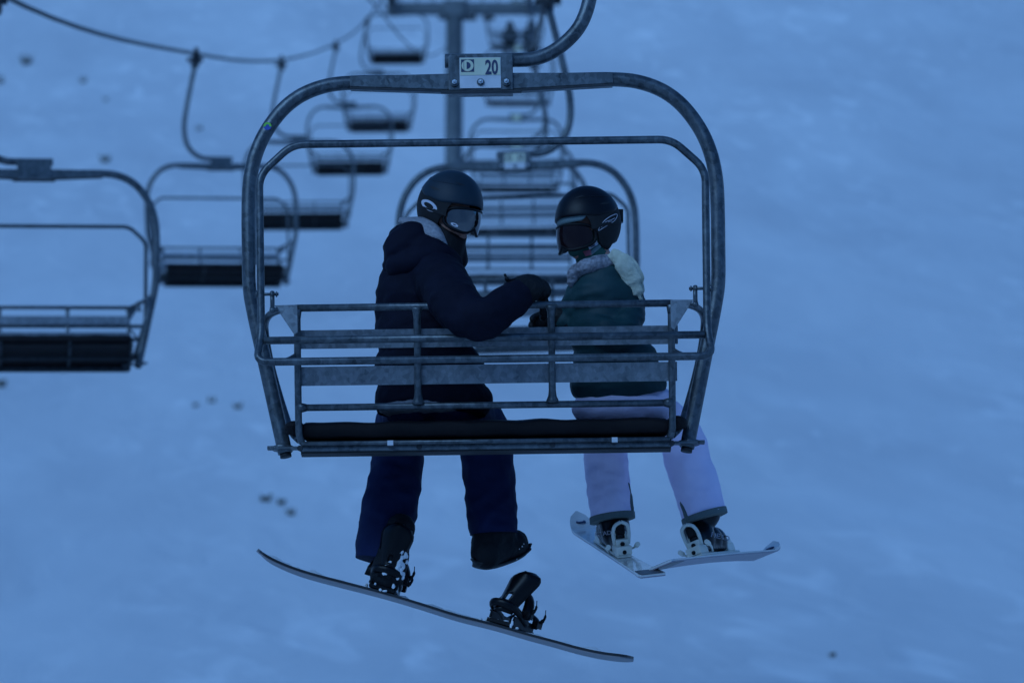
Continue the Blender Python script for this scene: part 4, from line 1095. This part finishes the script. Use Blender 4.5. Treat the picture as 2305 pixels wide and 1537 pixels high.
# feather like line mark on the ear shell
fm = sfn(1.012); hv = bvh_of(h, *h.children)
def uvline(pts, wdt, close=False):
    P3 = [cast(hv, p.x, p.y, .001) for p in cr([Vector((a, b_, 0)) for a, b_ in pts], 4, close)]
    P3 = [p for p in P3 if p]
    bm = bmesh.new(); tube(bm, P3, wdt, 6, closed=close); o = obj('feather_mark', bm, LOGOW); o.parent = h
uvline([(1347, 519), (1356, 502), (1371, 489), (1387, 482), (1389, 487), (1383, 497), (1371, 505), (1358, 513)], .0014, True)
uvline([(1354, 512), (1363, 500), (1376, 495), (1384, 491)], .0012); uvline([(1362, 508), (1369, 500), (1378, 498)], .001)
bm = bmesh.new(); p = [fm(u, .055 + (u - 150) * .0002) for u in (146, 152, 158)]
box(bm, HW @ Vector(fm(155, .052)), (.022, .03, .055)); o_ = obj('strap_clip', bm, PLAST, bevel=.003); o_.parent = h
g_, gs = goggles(HW, None, LENSR, zc=-.040, hgt=.106, wide=74); wp(wom, g_)
# neck gaiter
b = bmesh.new(); ball(b, (.014, 0, -.045), (.092, .078, .070)); ball(b, (.074, 0, -.085), (.032, .036, .030)); ball(b, (-.01, 0, -.03), (.094, .086, .085))
xf(b, HW); limb(b, [hcw + Vector((0.01, 0, -.07)), M(1335, 585, .0), M(1345, 615, .0)], [.072, .072, .078])
nz_ = (HW.to_3x3() @ Vector((.7, 0, 1))).normalized()
ga = organic('neck_gaiter', b, GAITER, voxel=.006, smooth=3, fold=folds(.004, 14, 14, 40, 4), cuts=[(HW @ Vector((.1, 0, -.062)), nz_)]); wp(wom, ga)
def on_gaiter(px, py): return M(px, py, -.097)
bm = bmesh.new()
def quad(bm, pts): bm.faces.new([bm.verts.new(p) for p in pts])
# printed patch and stripes sit on the cheek of the gaiter
dg_ray = None
bg_ = bvh_of(ga)
def decal(bv, poly, m, name, parent, sub=5):
    """a small print laid on the surface under it"""
    bm = bmesh.new(); (a, b, c, d) = [Vector(p) for p in poly]; g = []
    for j in range(sub + 1):
        row = []
        for i in range(sub + 1):
            q = a.lerp(b, i / sub).lerp(d.lerp(c, i / sub), j / sub); p = cast(bv, q.x, q.y); row.append(bm.verts.new(p) if p else None)
        g.append(row)
    for j in range(sub):
        for i in range(sub):
            q = (g[j][i], g[j][i + 1], g[j + 1][i + 1], g[j + 1][i])
            if all(q): bm.faces.new(q)
    if len(bm.faces): o = obj(name, bm, m); o.parent = parent
    else: bm.free()
decal(bg_, [(1322, 552), (1343, 541), (1347, 550), (1327, 562)], LOGOW, 'print_patch', ga)
decal(bg_, [(1312, 566), (1330, 562), (1332, 573), (1318, 577)], PINK, 'pink_print', ga)
decal(bg_, [(1329, 565), (1352, 548), (1354, 556), (1330, 576)], PALE, 'pale_print', ga)
tm = text_mesh('bsi', .022, .9, .0003); c0 = cast(bg_, 1334, 552)
if c0: place_text(tm, c0 - F * .004, Vector((.88, -.25, .36)).normalized(), Vector((-.36, 0, .9)).normalized()); o_ = obj('patch_letters', tm, INK); o_.parent = ga
# grey knitted collar and pale hood hanging behind
b = bmesh.new(); cc = M(1338, 606, -.01)
ringp = [cc + Vector((math.cos(a) * .085, math.sin(a) * .085, .020 * math.cos(a))) for a in [2 * math.pi * k / 20 for k in range(20)]]
tube(b, cr(ringp, 2, True), .024, 10, closed=True, flat=(Vector((0, 0, 1)), 1.35)); limb(b, [M(1290, 618, -.06), M(1287, 640, -.04)], [.026, .016])
wp(wom, organic('knit_collar', b, GREYK, voxel=.006, smooth=3, fold=folds(.005, 14, 14, 40, 6)))
b = bmesh.new()
tube(b, cr([M(1358, 590, -.08), M(1380, 578, -.10), M(1402, 592, -.115), M(1420, 622, -.10), M(1434, 655, -.085), M(1443, 676, -.07)], 5), [.020, .034, .044, .042, .026, .010], 14, flat=(Vector((.2, 1, .3)), .42))
tube(b, cr([M(1385, 574, -.04), M(1410, 588, -.05), M(1432, 618, -.05), M(1441, 650, -.05), M(1447, 682, -.05)], 5), [.020, .032, .030, .020, .006], 14, flat=(Vector((.2, 1, .3)), .5))
tube(b, cr([M(1378, 575, -.06), M(1400, 585, -.09), M(1424, 618, -.09), M(1438, 655, -.07)], 5), [.02, .03, .03, .018], 12, flat=(Vector((.2, 1, .3)), .7))
wp(wom, organic('pale_hood', b, CREAMK, voxel=.005, smooth=3, fold=lambda c: .004 * noise.noise(Vector((c.x * 26 + c.z * 16, c.y * 8, c.z * 5)))))

# ------------------------------------------------------------------ skis, ski boots, bindings
def make_ski(label, P_tail, P_tip, wvec, bootp, camber, heel_fwd, curve_tip=.06, tail_black=False):
    """ski built along a traced centre line with real width and thickness"""
    d = (P_tip - P_tail); ln = d.length; d.normalize(); wv_ = (wvec - d * wvec.dot(d)).normalized(); nn = d.cross(wv_).normalized()
    nn = nn if nn.z > 0 else -nn
    ski = empty('ski', bootp); tag(ski, label, 'ski', 'pair of skis worn by the teal rider')
    N_ = 48
    def cl(t):
        z = -camber * math.sin(math.pi * t) + (curve_tip * max(0, (t - .86) / .14) ** 2)
        return P_tail + d * ln * t + nn * z
    def hw(t):
        base = .042 + .020 * (2 * abs(t - .45)) ** 2
        if t > .90: base = .056 * math.sqrt(max(.004, 1 - ((t - .90) / .10) ** 2))
        if t < .02: base *= .9
        return base
    def slab(z0, z1, t0, t1, m, name, k=1.0):
        bm = bmesh.new(); rings = []
        for i in range(N_ + 1):
            t = t0 + (t1 - t0) * i / N_; c = cl(t); rings.append([bm.verts.new(c + wv_ * hw(t) * s * k + nn * z) for s, z in ((-1, z0), (1, z0), (1, z1), (-1, z1))])
        for i in range(N_):
            for q in range(4): bm.faces.new((rings[i][q], rings[i][(q + 1) % 4], rings[i + 1][(q + 1) % 4], rings[i + 1][q]))
        bm.faces.new(rings[0]); bm.faces.new(rings[-1][::-1])
        o = obj(name, bm, m); reparent_world(o, ski); return o
    slab(.000, .008, 0, 1, SKITOP, 'topsheet'); slab(-.004, -.0005, 0, 1, SKIBASE, 'base', .99)
    slab(.0085, .0095, .004, .09, BOARD, 'tail_graphic', .88); slab(-.0052, -.0042, .004, .11, BOARD, 'base_graphic', .9)
    bm = bmesh.new(); c = cl(.945) + nn * .0095; tube(bm, [c + d * math.cos(a) * .022 + wv_ * math.sin(a) * .018 for a in [2 * math.pi * k / 18 for k in range(18)]], .0045, 6, closed=True); box(bm, c, (.008, .03, .004), Matrix((d, wv_, nn)).transposed())
    o = obj('tip_emblem', bm, INK); reparent_world(o, ski)
    # binding: heel tower, toe piece, plate, brake
    mt = Matrix((d, wv_, nn)).transposed(); hp = bootp
    # nearest point on the centre line
    tt = max(.1, min(.9, (hp - P_tail).dot(d) / ln)); c0_ = cl(tt) + nn * .010
    bm = bmesh.new(); box(bm, c0_ + nn * .006 + d * .04, (.50, .062, .012), mt)
    bn = obj('binding', bm, BINDW, bevel=.003); reparent_world(bn, ski)
    bm = bmesh.new(); h0 = c0_ - d * .145
    box(bm, h0 + nn * .030 - d * .02, (.10, .066, .036), mt); box(bm, h0 + nn * .058 - d * .005, (.066, .056, .032), mt)
    for s in (-1, 1): tube(bm, cr([h0 + wv_ * s * .030 + nn * .05 - d * .02, h0 + wv_ * s * .034 + nn * .10 - d * .022, h0 + wv_ * s * .026 + nn * .135 - d * .035, h0 + nn * .150 - d * .038], 4), .0085, 8)
    box(bm, h0 + nn * .085 + d * .012, (.03, .058, .035), mt)
    o = obj('heel_piece', bm, BINDW, bevel=.004); o.parent = bn
    bm = bmesh.new(); box(bm, h0 + nn * .115 - d * .010, (.012, .040, .045), mt)
    o = obj('heel_recess', bm, PLAST, bevel=.004); o.parent = bn
    for c_, r_ in ((h0 + nn * .055 - d * .040, .010), (h0 + nn * .024 - d * .070, .009)):
        bm = bmesh.new(); ball(bm, c_, r_); o = obj('adjuster_screw', bm, PLAST); o.parent = bn
    bm = bmesh.new(); t0_ = c0_ + d * .185
    box(bm, t0_ + nn * .030, (.09, .070, .040), mt); box(bm, t0_ + nn * .052 - d * .02, (.05, .084, .022), mt); 
    o = obj('toe_piece', bm, BINDW, bevel=.005); o.parent = bn
    for s in (-1, 1):
        bm = bmesh.new(); tube(bm, cr([h0 + wv_ * s * .042 + nn * .012 + d * .05, h0 + wv_ * s * .060 + nn * .03 - d * .0, h0 + wv_ * s * .064 + nn * .05 - d * .05], 4), [.004, .005, .011], 8)
        o = obj('brake', bm, BINDW); o.parent = bn
    return ski, h0 + nn * .026 - d * -.02, d, wv_, nn
skiL = make_ski('left ski of the teal rider, white top turned to the viewer, tip pointing up left', M(1470, 1296, -.10), M(1300, 1183, 1.32), Vector((1, .1, .12)), M(1392, 1244, .60), .012, 0)
skiR = make_ski('right ski of the teal rider, seen from below with its grey base showing, tip right', M(1487, 1273, -.02), M(1752, 1249, 1.38), Vector((1, -.42, .34)), M(1596, 1262, .59), -.010, 0)
def ski_boot(heel, d, s, up, shin_to, letters, lx):
    bm = bmesh.new(); mt = Matrix((d, s, up)).transposed()
    for t, wd, h_ in ((.035, .046, .055), (.10, .050, .065), (.18, .053, .055), (.245, .048, .046)): ball(bm, heel + d * t + up * h_, (.066, wd, .060), mt)
    limb(bm, [heel + d * .060 + up * .055, heel + d * .095 + up * .12, shin_to], [.064, .067, .066])
    box(bm, heel + d * .14 + up * .012, (.30, .066, .03), mt)
    o = organic('ski_boot', bm, SBOOT, voxel=.006, smooth=2); wp(wom, o)
    bv = bvh_of(o)
    bm = bmesh.new(); 
    for k, (t, u_) in enumerate(((.12, .145),)):
        c = heel + d * t + up * u_; box(bm, c + s * .056 * lx, (.02, .014, .012), mt); box(bm, c + s * .050 * lx + d * .022, (.045, .01, .006), mt)
    q = obj('buckles', bm, BINDW, bevel=.002); q.parent = o
    return o, bv
oL, bvL = ski_boot(skiL[1], skiL[2], skiL[3], skiL[4], M(1380, 1160, .535), 'HEAD', -1)
oR, bvR = ski_boot(skiR[1], skiR[2], skiR[3], skiR[4], M(1588, 1155, .535), 'HEAD', 1)
def letters_on(bv, parent, s, px, py, size, ang):
    c = cast(bv, px, py)
    if not c: return
    t = text_mesh(s, size, 1.1, .0006); ca, sa_ = math.cos(ang), math.sin(ang)
    # drape each vertex on the boot along the sight line normal to the cuff
    for v in t.verts:
        x, y = v.co.x, v.co.y; qx = px + (x * ca - y * sa_) * 540; qy = py - (x * sa_ + y * ca) * 540
        p = cast(bv, qx, qy); v.co = p if p else c + X * (x * ca - y * sa_) + U * (x * sa_ + y * ca)
    o = obj('boot_lettering', t, LOGOW); o.parent = parent
letters_on(bvL, oL, 'HEAD', 1358, 1200, .024, R(8)); letters_on(bvR, oR, 'HEAD', 1622, 1207, .028, R(-14))

# ------------------------------------------------------------------ two far riders on the chair by the tower
far = chairs[-1][0]; bpy.context.view_layer.update()
def far_rider():
    root = empty('person')
    b = bmesh.new(); ball(b, (0, 0, .62), (.09, .10, .12)); limb(b, [Vector((0, .0, .55)), Vector((0, 0, .3)), Vector((0, .06, .05))], [.06, .13, .14])
    for s in (-1, 1):
        limb(b, [Vector((s * .17, 0, .42)), Vector((s * .24, .05, .2)), Vector((s * .15, .28, .12))], [.06, .05, .04]); limb(b, [Vector((s * .09, .08, .03)), Vector((s * .12, .50, .04)), Vector((s * .14, .54, -.38)), Vector((s * .14, .66, -.44))], [.08, .065, .05, .045])
    o = organic('body', b, SKIN, root, voxel=.02, smooth=2)
    b = bmesh.new(); limb(b, [Vector((0, -.01, .46)), Vector((0, 0, .28)), Vector((0, .05, .05))], [.13, .19, .19])
    for s in (-1, 1): limb(b, [Vector((s * .14, 0, .43)), Vector((s * .25, .05, .2)), Vector((s * .14, .28, .12))], [.09, .08, .06])
    organic('jacket', b, BLACKF, root, voxel=.02, smooth=3)
    b = bmesh.new()
    for s in (-1, 1): limb(b, [Vector((s * .09, .08, .03)), Vector((s * .12, .50, .04)), Vector((s * .14, .54, -.36))], [.12, .10, .08])
    organic('trousers', b, NAVY, root, voxel=.02, smooth=3)
    b = bmesh.new()
    for s in (-1, 1): limb(b, [Vector((s * .14, .54, -.36)), Vector((s * .14, .56, -.46)), Vector((s * .15, .72, -.44))], [.065, .06, .05])
    organic('boots', b, RUBBER, root, voxel=.02, smooth=2)
    b = bmesh.new(); ball(b, (0, -.0, .66), (.13, .145, .13)); obj('helmet', b, HELMB, root)
    return root
fr = far_rider(); bpy.context.view_layer.update()
seat = L(0, 935, 0)
for k, (x, lab) in enumerate(((-.18, 'tiny far rider in dark clothing, left of the two on the farthest chair'), (.52, 'tiny far rider in dark clothing, right of the two on the farthest chair'))):
    p_ = fr if k == 0 else copy_tree(fr)
    p_.location = far.matrix_world @ Vector((x, .10, seat.z + .06)); p_.rotation_euler = (0, 0, R(-4 if k else 3)); tag(p_, lab, 'person', 'far riders on the chair by the tower')

# ------------------------------------------------------------------ dead plants poking through the snow
plants = [(598, 1130, .8, 'darkest brown plant tuft in the snow left of the navy rider\'s legs'), (633, 1136, .55, 'small brown plant tuft between two others, left of the navy rider\'s legs'), (655, 1161, .65, 'low wide brown plant tuft nearest the snowboard nose'),
          (58, 147, 1.0, 'dark plant tuft in the snow near the upper left corner'), (186, 187, .6, 'faint round plant tuft in the upper left snow'), (2, 188, .7, 'plant tuft cut by the left edge of the frame, upper'), (236, 366, .8, 'pale plant tuft just above the left chair\'s shoulder tube'),
          (476, 908, .6, 'faint plant tuft left of the nearest seat, upper of three'), (534, 920, .6, 'faint plant tuft closest to the nearest chair\'s left tube'), (440, 916, .4, 'very faint plant tuft left of the nearest seat'),
          (142, 838, .5, 'small plant tuft right under the left chair\'s seat'), (4, 872, .8, 'plant tuft cut by the left edge below the left chair'), (448, 294, .5, 'faint plant tuft between the hanger arm and the nearest chair'), (238, 228, .4, 'faintest plant tuft in the upper left snow'), (1872, 1478, .4, 'tiny plant tuft alone in the lower right snow')]
for k, (px, py, s, lab) in enumerate(plants):
    p = on_snow(px, py); r = empty('shrub', p); tag(r, lab, 'shrub', 'plant tufts poking through the snow')
    random.seed(50 + k); bm = bmesh.new(); sz = s * p.length / 70 * .115
    for j in range(int(26 * s) + 10):
        a = random.uniform(0, 6.28); ra_ = random.uniform(0, 1) * sz * 1.0; b0 = Vector((math.cos(a) * ra_ * .8, math.sin(a) * ra_ * .8, -.02)); h_ = sz * random.uniform(.8, 2.4)
        tip = b0 + Vector((math.cos(a) * .4, math.sin(a) * .4, 1)).normalized() * h_
        tube(bm, [b0, b0.lerp(tip, .6) + Vector((random.uniform(-.3, .3) * sz * .4, 0, 0)), tip], [.016 * s + .004, .012 * s, .004], 5)
        if j % 2: ball(bm, tip, (.03 * s + .01, .03 * s + .01, .02), seg=6, ring=4)
    obj('stems', bm, TWIG, r)
